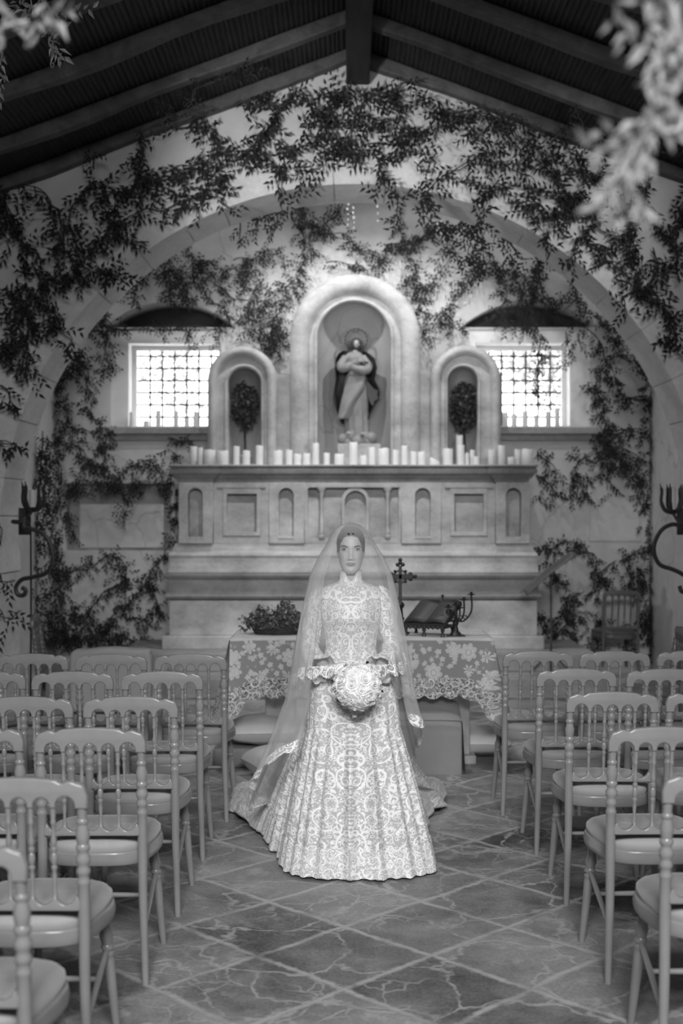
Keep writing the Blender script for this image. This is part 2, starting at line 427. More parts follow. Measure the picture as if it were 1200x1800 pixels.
def smoothstep(a, b, x):
    t = min(1, max(0, (x-a)/(b-a))); return t*t*(3-2*t)
def interp(x, xs, ys): return float(np.interp(x, xs, ys))
def catmull(pts, n=8):
    pts = [Vector(p) for p in pts]; out = []
    for i in range(len(pts)-1):
        p0 = pts[max(i-1, 0)]; p1 = pts[i]; p2 = pts[i+1]; p3 = pts[min(i+2, len(pts)-1)]
        for k in range(n):
            t = k/n
            out.append(.5*((2*p1)+(p2-p0)*t+(2*p0-5*p1+4*p2-p3)*t*t+(3*p1-p0-3*p2+p3)*t**3))
    out.append(pts[-1]); return out

# ================================================================ THE ROOM
AX = .047                       # axis of the chapel
YW, YB = 10.0, 10.6             # face and back of the arch wall
HW = 3.75                       # half width of the nave
SL = .372                       # roof pitch
APEX = 5.49
struct(MB().box(-4.2, 4.3, -3.2, 14.2, -.12, 0).build('floor', M['floor'], smooth=False))
ZE = APEX-SL*HW
# nave side walls, entrance wall
struct(MB().box(AX-HW-.3, AX-HW, -3.2, YB, 0, ZE+.1).build('wall_left', M['plaster'], smooth=False))
struct(MB().box(AX+HW, AX+HW+.3, -3.2, YB, 0, ZE+.1).build('wall_right', M['plaster'], smooth=False))
plate('wall_entrance', [[(AX-HW-.3, 0), (AX+HW+.3, 0), (AX+HW+.3, ZE), (AX, APEX+.1), (AX-HW-.3, ZE)]], -3.2, -2.9, M['plaster'], kind='structure')
# arch wall
R0 = 2.91; CZ = CAMZ-40/215.0
hole = [(AX+R0, .0)]+arc(AX, CZ, R0, 0, PI, 64)+[(AX-R0, .0)]
outl = [(AX-HW-.3, 0), (AX-R0, 0)]+arc(AX, CZ, R0, PI, 0, 64)+[(AX+R0, 0), (AX+HW+.3, 0), (AX+HW+.3, ZE+.02), (AX, APEX+.14), (AX-HW-.3, ZE+.02)]
plate('wall_arch', [outl], YW, YB, M['plaster'], kind='structure')
# voussoirs of the arch ring, one course of dressed stones with open joints
def voussoirs():
    mb = MB(); n = 23; rI = R0-.012; a = -.10
    edges = [a+(PI+.2)*i/n+(random.uniform(-.02, .02) if 0 < i < n else 0) for i in range(n+1)]
    for i in range(n):
        a0, a1 = edges[i]+.0016, edges[i+1]-.0016; th = random.uniform(.235, .285); m = 6; out = []
        pr = random.uniform(.006, .016)
        for k in range(m+1):
            t = a0+(a1-a0)*k/m; out.append((AX+rI*math.cos(t), CZ+rI*math.sin(t)))
        for k in range(m, -1, -1):
            t = a0+(a1-a0)*k/m; out.append((AX+(R0+th)*math.cos(t), CZ+(R0+th)*math.sin(t)))
        mb.prism(out, YW-pr, YB+.01)
    for sx in (-1, 1):
        z = CZ+.0
        for k in range(4):
            z0, z1 = max(0, 1.2-(k+1)*.38), 1.2-k*.38-.005
            if z1 <= z0: continue
            x0 = AX+sx*(R0-.012); x1 = AX+sx*(R0+random.uniform(.22, .34))
            mb.box(min(x0, x1), max(x0, x1), YW-.012, YB+.01, z0, z1)
    return mb
o = voussoirs().build('trim_1', M['arch_stone'], smooth=False, bevel=.006); struct(o)

# roof: cane ceiling on rafters
def cane(side):
    pitch = .037; L = HW+.35; n = int(L/pitch); seg = 6
    us = []
    for i in range(n):
        for k in range(seg):
            us.append((i*pitch+pitch*k/seg, .013*math.sin(PI*k/seg)))
    ys = [3.0+(YB-3.0)*j/8 for j in range(9)]
    mb = MB()
    def fn(i, j):
        u, h = us[i]; jit = .004*math.sin(j*3.1+int(i/seg)*1.7)
        return (AX+side*(u+jit), ys[j], APEX-SL*u-h)
    mb.grid(fn, len(us), len(ys)); return mb
for i, sd in enumerate((-1, 1)):
    struct(cane(sd).build('ceiling' if i == 0 else 'ceiling.001', M['cane']))
# tiles above the canes keep the daylight out
for sd in (-1, 1):
    mb = MB(); x0, x1 = AX, AX+sd*(HW+.35)
    z0, z1 = APEX+.03, APEX+.03-SL*(HW+.35)
    mb.add([(x0, -3.2, z0), (x1, -3.2, z1), (x1, YB, z1), (x0, YB, z0), (x0, -3.2, z0+.15), (x1, -3.2, z1+.15), (x1, YB, z1+.15), (x0, YB, z0+.15)],
           [(0,3,2,1),(4,5,6,7),(0,1,5,4),(1,2,6,5),(2,3,7,6),(3,0,4,7)])
    struct(mb.build('ceiling.002' if sd < 0 else 'ceiling.003', M['ridge'], smooth=False))
ntrim = 2
for k in range(6):
    yc = YW-.06-(0, .77, 1.64, 2.5, 3.36, 4.2)[k]
    for sd in (-1, 1):
        mb = MB(); wv = .055; seg = 16
        def fn(i, j):
            u = (HW+.2)*j/seg
            c = [(-1, 0), (1, 0), (1, 1), (-1, 1)][i]
            wob = .012*math.sin(j*1.3+k*2+i)
            dep = .105+.012*math.sin(j*.9+k+sd)
            return (AX+sd*u, yc+c[0]*(wv+wob*.5), APEX-SL*u-.014-(1-c[1])*(dep+wob*.4))
        mb.grid(fn, 4, seg+1, True); mb.f += [(0, 3, 2, 1), (seg*4, seg*4+1, seg*4+2, seg*4+3)]
        struct(mb.build('trim_%d' % ntrim, M['beam'], bevel=.012)); ntrim += 1
struct(MB().box(AX+.03-.095, AX+.03+.095, 2.0, YW-.03, 5.18, APEX-.02).build('trim_%d' % ntrim, M['ridge'], smooth=False, bevel=.015)); ntrim += 1

# apse
YA = 13.0; AW = 3.15
struct(MB().box(AX-AW-.3, AX-AW, YB, YA+.5, 0, 5.3).build('wall_apse_left', M['apse_plaster'], smooth=False))
struct(MB().box(AX+AW, AX+AW+.3, YB, YA+.5, 0, 5.3).build('wall_apse_right', M['apse_plaster'], smooth=False))
struct(MB().box(AX-AW-.3, AX+AW+.3, YB-.0, YA+.5, 5.25, 5.45).build('ceiling_apse', M['apse_plaster'], smooth=False))
WL = (-2.53, -1.30, 2.61, 3.66); WR = (1.28, 2.575, 2.61, 3.66)
def segm(cx, hw, z0, z1, n=16):
    h = z1-z0; r = (hw*hw+h*h)/(2*h); a = math.asin(hw/r)
    return [(cx+r*math.sin(a*(1-2*i/n)), z1-r+r*math.cos(a*(1-2*i/n))) for i in range(n+1)]
loops = [rect(AX-AW-.3, AX+AW+.3, 0, 5.3), rect(*WL), rect(*WR), segm(-1.897, .69, 3.675, 3.95), segm(1.925, .735, 3.675, 3.955),
         rect(-3.03, -1.88, 1.30, 2.02)]
plate('wall_back', loops, YA, YA+.46, M['apse_plaster'], kind='structure')
# backing of relieving arches and altar-side recess, their shade put into dark colours
struct(MB().box(-2.62, -1.17, YA+.40, YA+.50, 3.668, 4.0).box(1.15, 2.7, YA+.40, YA+.50, 3.668, 4.0).build('wall_back.001', M['recess_shade'], smooth=False))
struct(MB().box(-3.06, -1.85, YA+.16, YA+.26, 1.27, 2.05).build('wall_back.002', M['step_stone'], smooth=False))  # recess shade put into this darker backing
struct(MB().box(-2.88, -1.98, YA+.12, YA+.16, 1.33, 1.80).build('trim_40', M['apse_plaster'], smooth=False, bevel=.006))
# faint raised plaster panel on the right
struct(MB().box(2.56, 3.1, YA-.012, YA+.02, 1.40, 1.86).build('trim_41', M['apse_plaster'], smooth=False, bevel=.006))
# windows
def window(n, W, glass):
    x0, x1, z0, z1 = W; g0, g1, h0, h1 = glass
    f = plate('window_%d' % n, [rect(x0, x1, z0, z1), rect(g0, g1, h0, h1)], YA+.03, YA+.30, M['white_paint'], bevel=.006)
    struct(f)
    # stepped casement
    plate('window_frame', [rect(g0-.01, g1+.01, h0-.01, h1+.01), rect(g0+.045, g1-.045, h0+.02, h1-.045)], YA+.27, YA+.33, M['white_paint'], f, bevel=.004)
    mb = MB(); k = 0; step = .133
    x = g0+.045+step
    while x < g1-.05:
        mb.tube([(x, YA+.36, h0), (x, YA+.36, h1)], .012, 6); x += step
    z = h0+step*.9
    while z < h1:
        mb.tube([(g0, YA+.365, z), (g1, YA+.365, z)], .012, 6); z += step
    mb.build('window_grille', M['iron'], f)
    # projecting sill board
    MB().box(x0-.06, x1+.06, YA-.10, YA+.24, z0-.075, z0).box(x0-.02, x1+.02, YA-.05, YA+.02, z0-.14, z0-.075).build('window_sill', M['step_stone'], f, smooth=False, bevel=.01)
    return f
window(1, WL, (-2.34, -1.36, 2.63, 3.51)); window(2, WR, (1.36, 2.36, 2.63, 3.51))

# ================================================================ altar steps and altar
o = MB().box(-3.0, 2.75, 11.15, 12.0, 0, .19).box(-2.2, 2.35, 11.6, 12.9, .19, .37).build('altar_step', M['step_stone'], smooth=False, bevel=.015)
struct(o)

def build_altar():
    A = thing('stone_altar', 'wide carved pale stone altar with panelled front and moulded base behind the bride', 'altar', (AX, 12, .37))
    L = Matrix.Translation((-AX, -12, -.37))
    def put(o): 
        o.data.transform(L); o.parent = A; return o
    Y0 = 12.0
    def lev(z0, z1, hw, dy, mb=None):   # a course with projecting end blocks
        (mb or cur).box(AX-hw, AX+hw, Y0-dy, 12.95, z0, z1)
    # plain base
    cur = MB(); lev(.37, .50, 1.86, .10); lev(.50, .845, 1.80, .04)
    put(cur.build('base', M['stone'], smooth=False, bevel=.01))
    # torus and fillets of the moulded plinth
    def mould(name, prof, hw):
        """prof: (z, projection) swept round front and both ends"""
        mb = MB(); pts = []
        for z, p in prof:
            pts.append([(AX-hw-p, 12.95, z), (AX-hw-p, Y0-p, z), (AX+hw+p, Y0-p, z), (AX+hw+p, 12.95, z)])
        mb.grid(lambda i, j: pts[j][i], 4, len(prof))
        n = len(prof); mb.f += [(0, 1, 2, 3)[::-1], tuple((n-1)*4+k for k in range(4))]
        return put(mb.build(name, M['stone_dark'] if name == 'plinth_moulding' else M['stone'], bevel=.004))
    mould('plinth_moulding', [(.845, .02), (.86, .06), (.885, .075), (.91, .06), (.93, .04), (1.05, .045), (1.07, .075), (1.09, .085), (1.105, .08)], 1.77)
    mould('base_moulding', [(1.105, .05), (1.12, .06), (1.21, .045), (1.26, .04), (1.28, .055), (1.30, .05), (1.33, .02), (1.36, .015), (1.385, 0.0), (1.40, 0.0)], 1.75)
    # panelled front: several blocks, side by side, with sunk panels
    z0, z1 = 1.40, 2.0
    def X(x): return (x-612)/179.2
    def Z(y): return CAMZ+(907-y)/179.2
    def block(xa, xb, proj, holes, nm='front_panel'):
        o = plate(nm, [rect(X(xa), X(xb), z0, z1)]+holes, Y0-proj, Y0+.10, M['stone'], bevel=.006); return put(o)
    ar = lambda a, b, y0=945, y1=858: archloop(X(a), X(b), Z(y0), Z(y1))
    rc = lambda a, b, y0, y1: rect(X(a), X(b), Z(y0), Z(y1))
    block(315, 375, .05, [ar(331, 357)]); block(870, 930, .05, [ar(888, 915)])
    block(375, 473, .0, [rc(396, 454, 938, 862)]); block(775, 870, .0, [rc(795, 852, 938, 862)])
    block(473, 535, .035, [ar(490, 516)]); block(705, 775, .035, [ar(729, 756)])
    block(535, 705, .0, [rc(541, 700, 946, 858)])
    cur = MB(); cur.box(AX-1.70, AX+1.70, Y0+.10, 12.95, z0, z1)
    put(cur.build('core', M['stone'], smooth=False))
    # frames of the oblong panels
    for a, b in ((396, 454), (795, 852)):
        put(plate('panel_frame', [rc(a-4, b+4, 942, 856), rc(a+3, b-3, 935, 868)], Y0-.022, Y0+.02, M['stone'], bevel=.005))
        put(MB().box(X(a-14), X(b+14), Y0-.035, Y0+.02, Z(858), Z(852)).build('panel_hood', M['stone'], smooth=False, bevel=.005))
    for a, b in ((331, 357), (888, 915), (490, 516), (729, 756)):
        put(MB().box(X(a-1), X(b+1), Y0-.045, Y0+.05, Z(947), Z(943)).build('niche_sill', M['stone'], smooth=False, bevel=.004))
    # little aedicule in the middle
    put(MB().box(X(545), X(702), Y0-.035, Y0+.03, Z(857), Z(850)).build('entablature', M['stone'], smooth=False, bevel=.005))
    for xc in (565, 681):
        prof = [(Z(946), .03), (Z(942), .034), (Z(940), .024), (Z(936), .03), (Z(932), .021), (Z(872), .018), (Z(868), .024), (Z(864), .026), (Z(860), .042), (Z(857), .046)]
        put(MB().lathe(prof, (X(xc), Y0+.0, 0), 14).build('colonette', M['stone']))
    put(plate('arch_frame', [archloop(X(600), X(649), Z(946), Z(856)), archloop(X(606), X(643), Z(940), Z(863))], Y0-.01, Y0+.09, M['stone'], bevel=.006))
    # cornice and mensa with broken-forward ends
    cor = [(2.0, 0), (2.03, .012), (2.045, .035), (2.075, .055), (2.085, .075), (2.12, .08), (2.135, .06), (2.15, .085), (2.17, .085)]
    def cor_block(xa, xb, pr):
        mb = MB(); pts = [[(xa-p, 12.95, z), (xa-p, Y0-pr-p, z), (xb+p, Y0-pr-p, z), (xb+p, 12.95, z)] for z, p in cor]
        mb.grid(lambda i, j: pts[j][i], 4, len(cor)); n = len(cor)
        mb.f += [(3, 2, 1, 0), tuple((n-1)*4+k for k in range(4))]
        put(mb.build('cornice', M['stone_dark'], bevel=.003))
        put(MB().box(xa-.088, xb+.088, Y0-pr-.088, 12.95, 2.158, 2.1705).build('mensa_slab', M['stone'], smooth=False, bevel=.003))
    cor_block(AX-1.70, AX+1.70, 0); cor_block(AX-1.71, X(375), .05); cor_block(X(868), AX+1.71, .05)
    return A
build_altar()

def build_retable():
    YR = 12.42; s = FPX/YR
    R = thing('altar_retable', 'plaster retable with one tall and two small round-arched niches standing on the altar', 'retable', (AX, YR, 2.17))
    L = Matrix.Translation((-AX, -YR, -2.17))
    def put(o): o.data.transform(L); o.parent = R; return o
    X = lambda x: (x-612)/s
    Z = lambda y: CAMZ+(907-y)/s
    zb = 2.17
    def niche(x0, x1, ytop, o0, o1, otop, dep, nm):
        """x0..x1 outer torus frame, o0..o1 niche opening"""
        a, b, zt = X(x0), X(x1), Z(ytop); c, d, zo = X(o0), X(o1), Z(otop)
        tw = (b-a)*.145
        # body block with the opening cut right through
        put(plate('niche_block', [archloop(a+.02, b-.02, zb, zt-.02, 32), archloop(c, d, zb+.02, zo, 28)], YR+.02, YR+.30, M['stone'], bevel=.004))
        # half-round outer moulding following the arch
        def path(x0_, x1_, zt_):
            r = (x1_-x0_)/2; cx = (x0_+x1_)/2
            return [(x1_, zb)]+[(x1_, zb+(zt_-r-zb)*k/6) for k in range(1, 6)]+arc(cx, zt_-r, r, 0, PI, 32)+[(x0_, zb+(zt_-r-zb)*k/6) for k in range(5, 0, -1)]+[(x0_, zb)]
        def sweep(name, x0_, x1_, zt_, rr, depth, yc):
            pts = path(x0_, x1_, zt_); mb = MB(); N = len(pts); n = 10; vs = []
            for i, (x, z) in enumerate(pts):
                q = pts[min(i+1, N-1)]; p = pts[max(i-1, 0)]; t = Vector((q[0]-p[0], q[1]-p[1])).normalized(); nn = Vector((t.y, -t.x))
                for k in range(n+1):
                    an = PI*k/n; vs.append((x+nn.x*rr*math.cos(an), yc-depth*math.sin(an), z+nn.y*rr*math.cos(an)))
            fs = [(i*(n+1)+k, i*(n+1)+k+1, (i+1)*(n+1)+k+1, (i+1)*(n+1)+k) for i in range(N-1) for k in range(n)]
            mb.add(vs, fs); put(mb.build(name, M['stone']))
        sweep('outer_moulding', a+tw/2+.0, b-tw/2, zt-tw/2, tw/2+.004, .085, YR+.03)
        iw = (c-(a+tw))*.42
        sweep('inner_moulding', c-iw/2, d+iw/2, zo+iw/2, iw/2, .03, YR+.025)
        # rounded hollow of the niche
        mb = MB(); cx = (c+d)/2; r = (d-c)/2+.004; nu, nv = 24, 26; zs = zo-(d-c)/2
        def fn(i, j):
            a_ = PI*i/(nu-1)
            if j < 10:
                z = zb+(zs-zb)*j/10; return (cx-r*math.cos(a_), YR+.05+dep*math.sin(a_), z)
            ph = (PI/2)*(j-10)/(nv-11)
            return (cx-r*math.cos(a_)*math.cos(ph), YR+.05+dep*math.sin(a_)*math.cos(ph), zs+r*math.sin(ph))
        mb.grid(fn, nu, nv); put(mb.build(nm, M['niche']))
        put(MB().box(c-.01, d+.01, YR-.02, YR+.05+dep, zb-.0, zb+.025).build('niche_floor', M['stone'], smooth=False))
    niche(510, 738, 482, 558, 686, 530, .34, 'niche_shell')
    niche(365, 486, 609, 400, 458, 646, .26, 'niche_shell')
    niche(757, 880, 607, 787, 840, 644, .26, 'niche_shell')
    put(MB().box(X(482), X(514), YR+.06, YR+.3, zb, Z(657)).build('link_panel', M['stone'], smooth=False, bevel=.006)); put(MB().box(X(734), X(760), YR+.06, YR+.3, zb, Z(653)).build('link_panel', M['stone'], smooth=False, bevel=.006))
    # concave shoulders behind the tall niche
    for (xa, xb, sg) in ((489, 512, -1), (757, 735, 1)):
        poly = [(X(xb), Z(655)), (X(xa), Z(655))]
        for k in range(1, 9):
            t = k/8; poly.append((X(xa)+(X(xb)-X(xa))*(t**.55), Z(655)+(Z(585)-Z(655))*(t**1.8)))
        put(MB().prism(poly if sg > 0 else poly[::-1], YR+.12, YR+.26).build('shoulder_scroll', M['stone'], smooth=False))
    return R
build_retable()

# ================================================================ candles
def candle(name, x, y0, z0, r, h, mat, wick=True, melted=False):
    t = bpy.data.objects.new(name, None); C.objects.link(t); t.location = (x, y0, z0); t.empty_display_size = .05
    seed = random.random()*6
    mb = MB(); n = 18; vs = []
    prof = [(0, r), (.004, r*1.03), (h*.5, r), (h-.006, r), (h, r*.93), (h-.002, r*.8), (h-.012, r*.3), (h-.013, r*.02)]
    mb.lathe(prof, (0, 0, 0), n)
    if melted:
        mb.v = [(a, b, c-(.5*h*smoothstep(-r, r, a) if c > h*.5 else 0)) for a, b, c in mb.v]
    else:
        mb.v = [(a, b, c+(.004*math.sin(3*math.atan2(b, a)+seed) if c > h*.6 else 0)) for a, b, c in mb.v]
    mb.build('wax', mat, t)
    if wick: MB().tube([(0, 0, h-.016-(.2*h if melted else 0)), (.001, 0, h-.004), (.004, 0, h+.004)], .0013, 5).build('wick', M['iron'], t)
    return t
alt = [(340,785,12),(351.5,787,10),(368.5,791,20),(391.5,792.5,20),(415.5,784.5,11),(433,792,13),(456,783.5,13),(488,792,17),(508,791,12),(523,798,13),
 (538.7,797,13),(554.7,779,12),(574,796.5,11),(596,798,17),(621,777.6,15),(638.7,801,12),(653.5,786,12),(674,788,19),(695,791,10.5),(710.8,783.4,11.5),
 (726.7,793.5,10.5),(741,794,14),(763.5,804,18),(787,789,17),(809.8,782.5,13),(820.8,796,7),(830,791,9),(837,802.6,11),(864,791,12.6),(881,783,13),(899,804,14),(909,790,10),(926.7,789.5,20)]
where = ['at the far left end of the altar ledge', 'second from the left on the altar ledge', 'third from the left, the first wide one, on the altar ledge', 'fourth from the left, in front of the left niche frame',
 'in front of the left edge of the left niche opening, tall', 'in front of the left topiary, short', 'tall, in front of the right edge of the left niche', 'wide, just left of the tall niche frame',
 'slim, at the left foot of the tall niche frame', 'short, left one of a short pair inside the tall niche frame', 'short, right one of a short pair left of the very tall candle', 'very tall and slim, left of the statue',
 'short and slim, next right of the very tall slim one', 'short and wide, at the left of the statue base', 'tallest of all, in front of the statue base', 'low squat one just right of the tallest candle',
 'slim, in front of the right half of the statue base', 'wide, right of the statue', 'slim, inside the tall niche near its right edge', 'tall and slim, at the right foot of the tall niche frame',
 'left one of a touching pair right of the tall niche', 'right one of a touching pair right of the tall niche', 'lopsided and melted low, left of the right niche', 'wide, in front of the left edge of the right niche',
 'tall, in front of the right topiary trunk', 'thinnest and short, beside the tall one under the right topiary', 'slim, half behind two shorter ones in the right niche', 'low stub in front of the right niche opening',
 'medium, at the right foot of the right niche', 'tall, just right of the right niche', 'low and wide, near the right end of the altar ledge', 'slim, second from the right end of the altar ledge', 'wide, at the far right end of the altar ledge']
for i, (x, yt, wd) in enumerate(alt):
    Y = 12.08 + (.07 if i in (0, 26, 31) else 0) + (-.05 if i in (3, 27, 30) else 0)
    s = FPX/Y; h = CAMZ+(907-yt)/s-2.17
    t = candle('pillar_candle', (x-612)/s, Y, 2.17, wd/2/s, h, M['wax'], melted=(i == 22))
    tag(t, 'white pillar candle '+where[i], 'candle', 'pillar candles along the altar ledge')
t = candle('pillar_candle', *P(807, 790, 12.52)[:1], 12.52, 2.195, .035, .30, M['wax']); tag(t, 'pale slim candle standing inside the right small niche beside the topiary', 'candle')
wl = [(233,725,9),(257.7,740,10),(279,721.7,9),(310,723,9),(329,735,9),(345,724,9)]
wr = [(887,725,10),(902.7,729,10),(921.7,723,10),(941.7,730,9),(962.7,724,10),(978,717,9)]
nl = ['at the left end of', 'short, second from the left on', 'tall, third from the left on', 'tall, fourth from the left on', 'short, fifth from the left on', 'at the right end of']
nr = ['wide, at the left end of', 'second from the left on', 'third from the left on', 'shorter, fourth from the left on', 'fifth from the left on', 'tallest, at the right end of']
for lst, nm, side in ((wl, nl, 'left'), (wr, nr, 'right')):
    for (x, yt, wd), nn in zip(lst, nm):
        Y = YA+.0; s = FPX/Y; h = CAMZ+(907-yt)/s-2.61
        t = candle('pillar_candle', (x-612)/s, Y-.03, 2.61, wd/2/s, h, M['wax'])
        tag(t, 'backlit pillar candle %s the %s window sill' % (nn, side), 'candle', 'candles on the %s window sill' % side)

# ================================================================ topiaries in the small niches
def leaves_mesh(mb, pts, size, wid=.35, droop=.3, rng=random, nrm=None):
    """little folded pointed leaves at pts"""
    for p in pts:
        L = size*rng.uniform(.65, 1.25); W = L*wid*rng.uniform(.8, 1.15)
        a = rng.uniform(0, 2*PI); el = rng.uniform(-1.2, .7)-droop
        d = Vector((math.cos(a)*math.cos(el), math.sin(a)*math.cos(el), math.sin(el)))
        sd = d.cross(Vector((rng.uniform(-1, 1), rng.uniform(-1, 1), rng.uniform(-.3, 1)))).normalized(); up = sd.cross(d)
        p = Vector(p)
        m1 = p+d*L*.35; m2 = p+d*L*.7; t = p+d*L+Vector((0, 0, -L*.1))
        mb.add([p, m1+sd*W*.5+up*L*.05, m1, m1-sd*W*.5+up*L*.05, m2+sd*W*.36+up*L*.04, m2-Vector((0, 0, L*.02)), m2-sd*W*.36+up*L*.04, t],
               [(0, 1, 2), (0, 2, 3), (1, 4, 5, 2), (2, 5, 6, 3), (4, 7, 5), (5, 7, 6)])
def topiary(xc, ytop, ybot, wpx, label):
    Y = 12.58; s = FPX/Y; cx = (xc-612)/s; zt = CAMZ+(907-ytop)/s; zb_ = CAMZ+(907-ybot)/s; rw = wpx/2/s
    T = thing('topiary_tree', label, 'topiary', (cx, Y, 2.196)); zo = 2.196
    zc = (zt+zb_)/2-zo; rh = (zt-zb_)/2
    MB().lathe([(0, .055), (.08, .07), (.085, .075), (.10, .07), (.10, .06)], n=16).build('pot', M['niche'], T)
    MB().tube(catmull([(0, 0, .09), (.004, .0, .2), (-.004, 0, zc-rh*.6), (0, 0, zc)], 4), .011, 8).build('trunk', M['stem'], T)
    mb = MB(); pts = []
    for i in range(1500):
        u = random.uniform(-1, 1); a = random.uniform(0, 2*PI); q = random.uniform(.72, 1.05)+.07*math.sin(5*a+6*u)
        rr = math.sqrt(1-u*u)*q; pts.append((rw*rr*math.cos(a), rw*.9*rr*math.sin(a), zc+rh*u*q))
    leaves_mesh(mb, pts, .045, .5, 0)
    mb.build('crown', M['topiary'], T, smooth=False)
topiary(430, 674, 752, 44, 'oval clipped leafy topiary tree in the left small niche')
topiary(816, 674, 758, 46, 'oval clipped leafy topiary tree in the right small niche')

# ================================================================ statue
def statue():
    Y = 12.60; s = FPX/Y; k = 1/s; cx = (628-612)/s
    T = thing('religious_statue', 'draped statue of a haloed woman standing on a cloud in the tall niche', 'statue', (cx, Y, 2.196))
    # local: x right, z up; px helper relative to statue axis at x=628
    X = lambda x: (x-628)*k
    Z = lambda y: CAMZ+(907-y)*k-2.196
    MB().box(X(593), X(668), -.12, .12, 0, Z(781)).build('plinth', M['stone'], T, smooth=False, bevel=.008)
    mb = MB()
    for (x, z, r) in ((603, 772, .045), (615, 767, .055), (628, 770, .06), (640, 768, .055), (652, 770, .05), (610, 777, .04), (645, 777, .045), (628, 777, .06)):
        mb.ball((X(x), random.uniform(-.06, .0), Z(z)), r*1.25, 8)
    mb.build('cloud_base', M['statue_light'], T)
    # under-robe and body: stacked ellipses with folds
    def body(name, rows, mat, folds, amp, a0=0, a1=2*PI, nu=64):
        zs = [r[0] for r in rows]
        m = MB(); nv = 46; closed = abs(a1-a0-2*PI) < 1e-6
        def fn(i, j):
            z = zs[0]+(zs[-1]-zs[0])*j/(nv-1); t = [interp(z, zs, [r[q] for r in rows]) for q in (1, 2, 3, 4)]
            a = a0+(a1-a0)*i/(nu if closed else nu-1)
            f = 1+amp(z)*math.sin(folds*a+3*z)*.5+amp(z)*.5*math.sin(folds*.61*a-4*z+1)
            return (t[0]+t[2]*f*math.cos(a), t[1]+t[3]*f*math.sin(a), z)
        m.grid(fn, nu, nv, closed); return m.build(name, mat, T)
    zf = Z(765)
    R = lambda y, x0, x1, dy=0, dep=.6: (Z(y), (X(x0)+X(x1))/2, dy, (X(x1)-X(x0))/2, (X(x1)-X(x0))/2*dep)
    body('robe', [R(766, 607, 648), R(740, 606, 647), R(715, 603, 646), R(690, 604, 646), R(668, 606, 644), R(655, 612, 640), R(640, 607, 642), R(628, 603, 641), R(620, 612, 634), R(617, 620, 630)], M['statue_light'], 11, lambda z: .10 if z < .55 else .04)
    # dark mantle hanging behind and blown out to the right
    body('mantle', [R(745, 600, 644, .0, .8), R(715, 589, 657, -.02, .7), R(700, 586, 666, -.02, .6), R(688, 587, 667, -.02, .6), R(668, 590, 656, -.03, .7), R(648, 588, 660, -.04, .8), R(632, 589, 655, -.05, .8), R(622, 595, 645, -.03, .8), R(616, 604, 636, .0, .7)],
         M['statue_dark'], 7, lambda z: .12, PI*.0-.25, PI+.25, 48)
    mb = MB()   # billowing end of the mantle at the right hip
    pts = [(640, 665), (650, 676), (658, 684), (666, 686), (663, 696), (668, 702), (658, 706), (655, 716), (648, 706), (643, 690)]
    mb.prism([(X(x), Z(y)) for x, y in pts], -.03, .035); mb.build('mantle_end', M['statue_dark'], T, bevel=.006, smooth=False)
    # pale apron-like overdrape sweeping from the right hip to the lower left
    mb = MB(); nu, nv = 22, 22
    def fn(i, j):
        t = j/(nv-1); u = i/(nu-1)
        y = 662+(738-662)*t
        xl = interp(t, [0, .3, .6, 1], [612, 605, 599, 593]); xr = interp(t, [0, .3, .6, .85, 1], [642, 640, 626, 618, 612])
        a = PI*(1-u); x = (xl+xr)/2+(xr-xl)/2*math.cos(a)
        return (X(x), -.085-.045*math.sin(a)-.012*math.sin(9*u+4*t), Z(y))
    mb.grid(fn, nu, nv); o = mb.build('overdrape', M['statue_light'], T); md = o.modifiers.new('s', 'SOLIDIFY'); md.thickness = .012
    # arms crossed on the breast
    mb = MB()
    mb.tube(catmull([(X(607), -.03, Z(630)), (X(600), -.07, Z(642)), (X(603), -.10, Z(650)), (X(618), -.14, Z(644)), (X(629), -.15, Z(638))], 5), [.042]*5+[.05]*5+[.045]*5+[.034]*5+[.02], 10)
    mb.tube(catmull([(X(637), 0, Z(628)), (X(646), -.03, Z(642)), (X(642), -.11, Z(653)), (X(630), -.15, Z(652)), (X(617), -.155, Z(648))], 5), [.042]*5+[.052]*5+[.046]*5+[.036]*5+[.022], 10)
    mb.build('sleeves', M['statue_light'], T)
    mb = MB()
    for x, y, dx in ((630, 637, 5), (616, 648, -5)):
        for q in range(4): mb.tube([(X(x), -.16, Z(y+q*1.3-2)), (X(x+dx), -.165, Z(y+q*1.3-3)), (X(x+dx*1.7), -.155, Z(y+q*1.3-2))], .0065, 6)
    mb.build('fingers', M['statue_skin'], T)
    # cape corner over the right arm
    mb = MB()
    mb.grid(lambda i, j: (X(632+20*(i/7)), -.11-.03*math.sin(PI*j/7)+.05*(i/7), Z(636+2*(i/7)+(j/7)*(8+8*(i/7)))), 8, 8)
    o = mb.build('cape_corner', M['statue_dark'], T); md = o.modifiers.new('s', 'SOLIDIFY'); md.thickness = .014
    # neck, head, hair
    mb = MB(); mb.tube([(X(624), -.01, Z(622)), (X(625), -.02, Z(612))], [.03, .026], 12); mb.ball((X(626), -.035, Z(606)), .040, 10, .86, .95, 1.22)
    mb.ball((X(628), -.082, Z(605)), .009, 5, .8, 1, 1.5)
    for dx in (-3, 2.5): mb.ball((X(628+dx), -.070, Z(608)), .008, 5)
    mb.build('head', M['statue_skin'], T)
    mb = MB(); mb.ball((X(625.5), -.014, Z(606)), .064, 10, .98, .82, 1.12)
    mb.tube(catmull([(X(617), -.02, Z(612)), (X(612), -.01, Z(606)), (X(613), 0, Z(616)), (X(615), 0, Z(624))], 4), .014, 8)
    mb.tube(catmull([(X(633), -.02, Z(612)), (X(638), -.01, Z(609)), (X(636), 0, Z(616)), (X(634), 0, Z(624))], 4), .014, 8)
    mb.build('hair', M['statue_dark'], T)
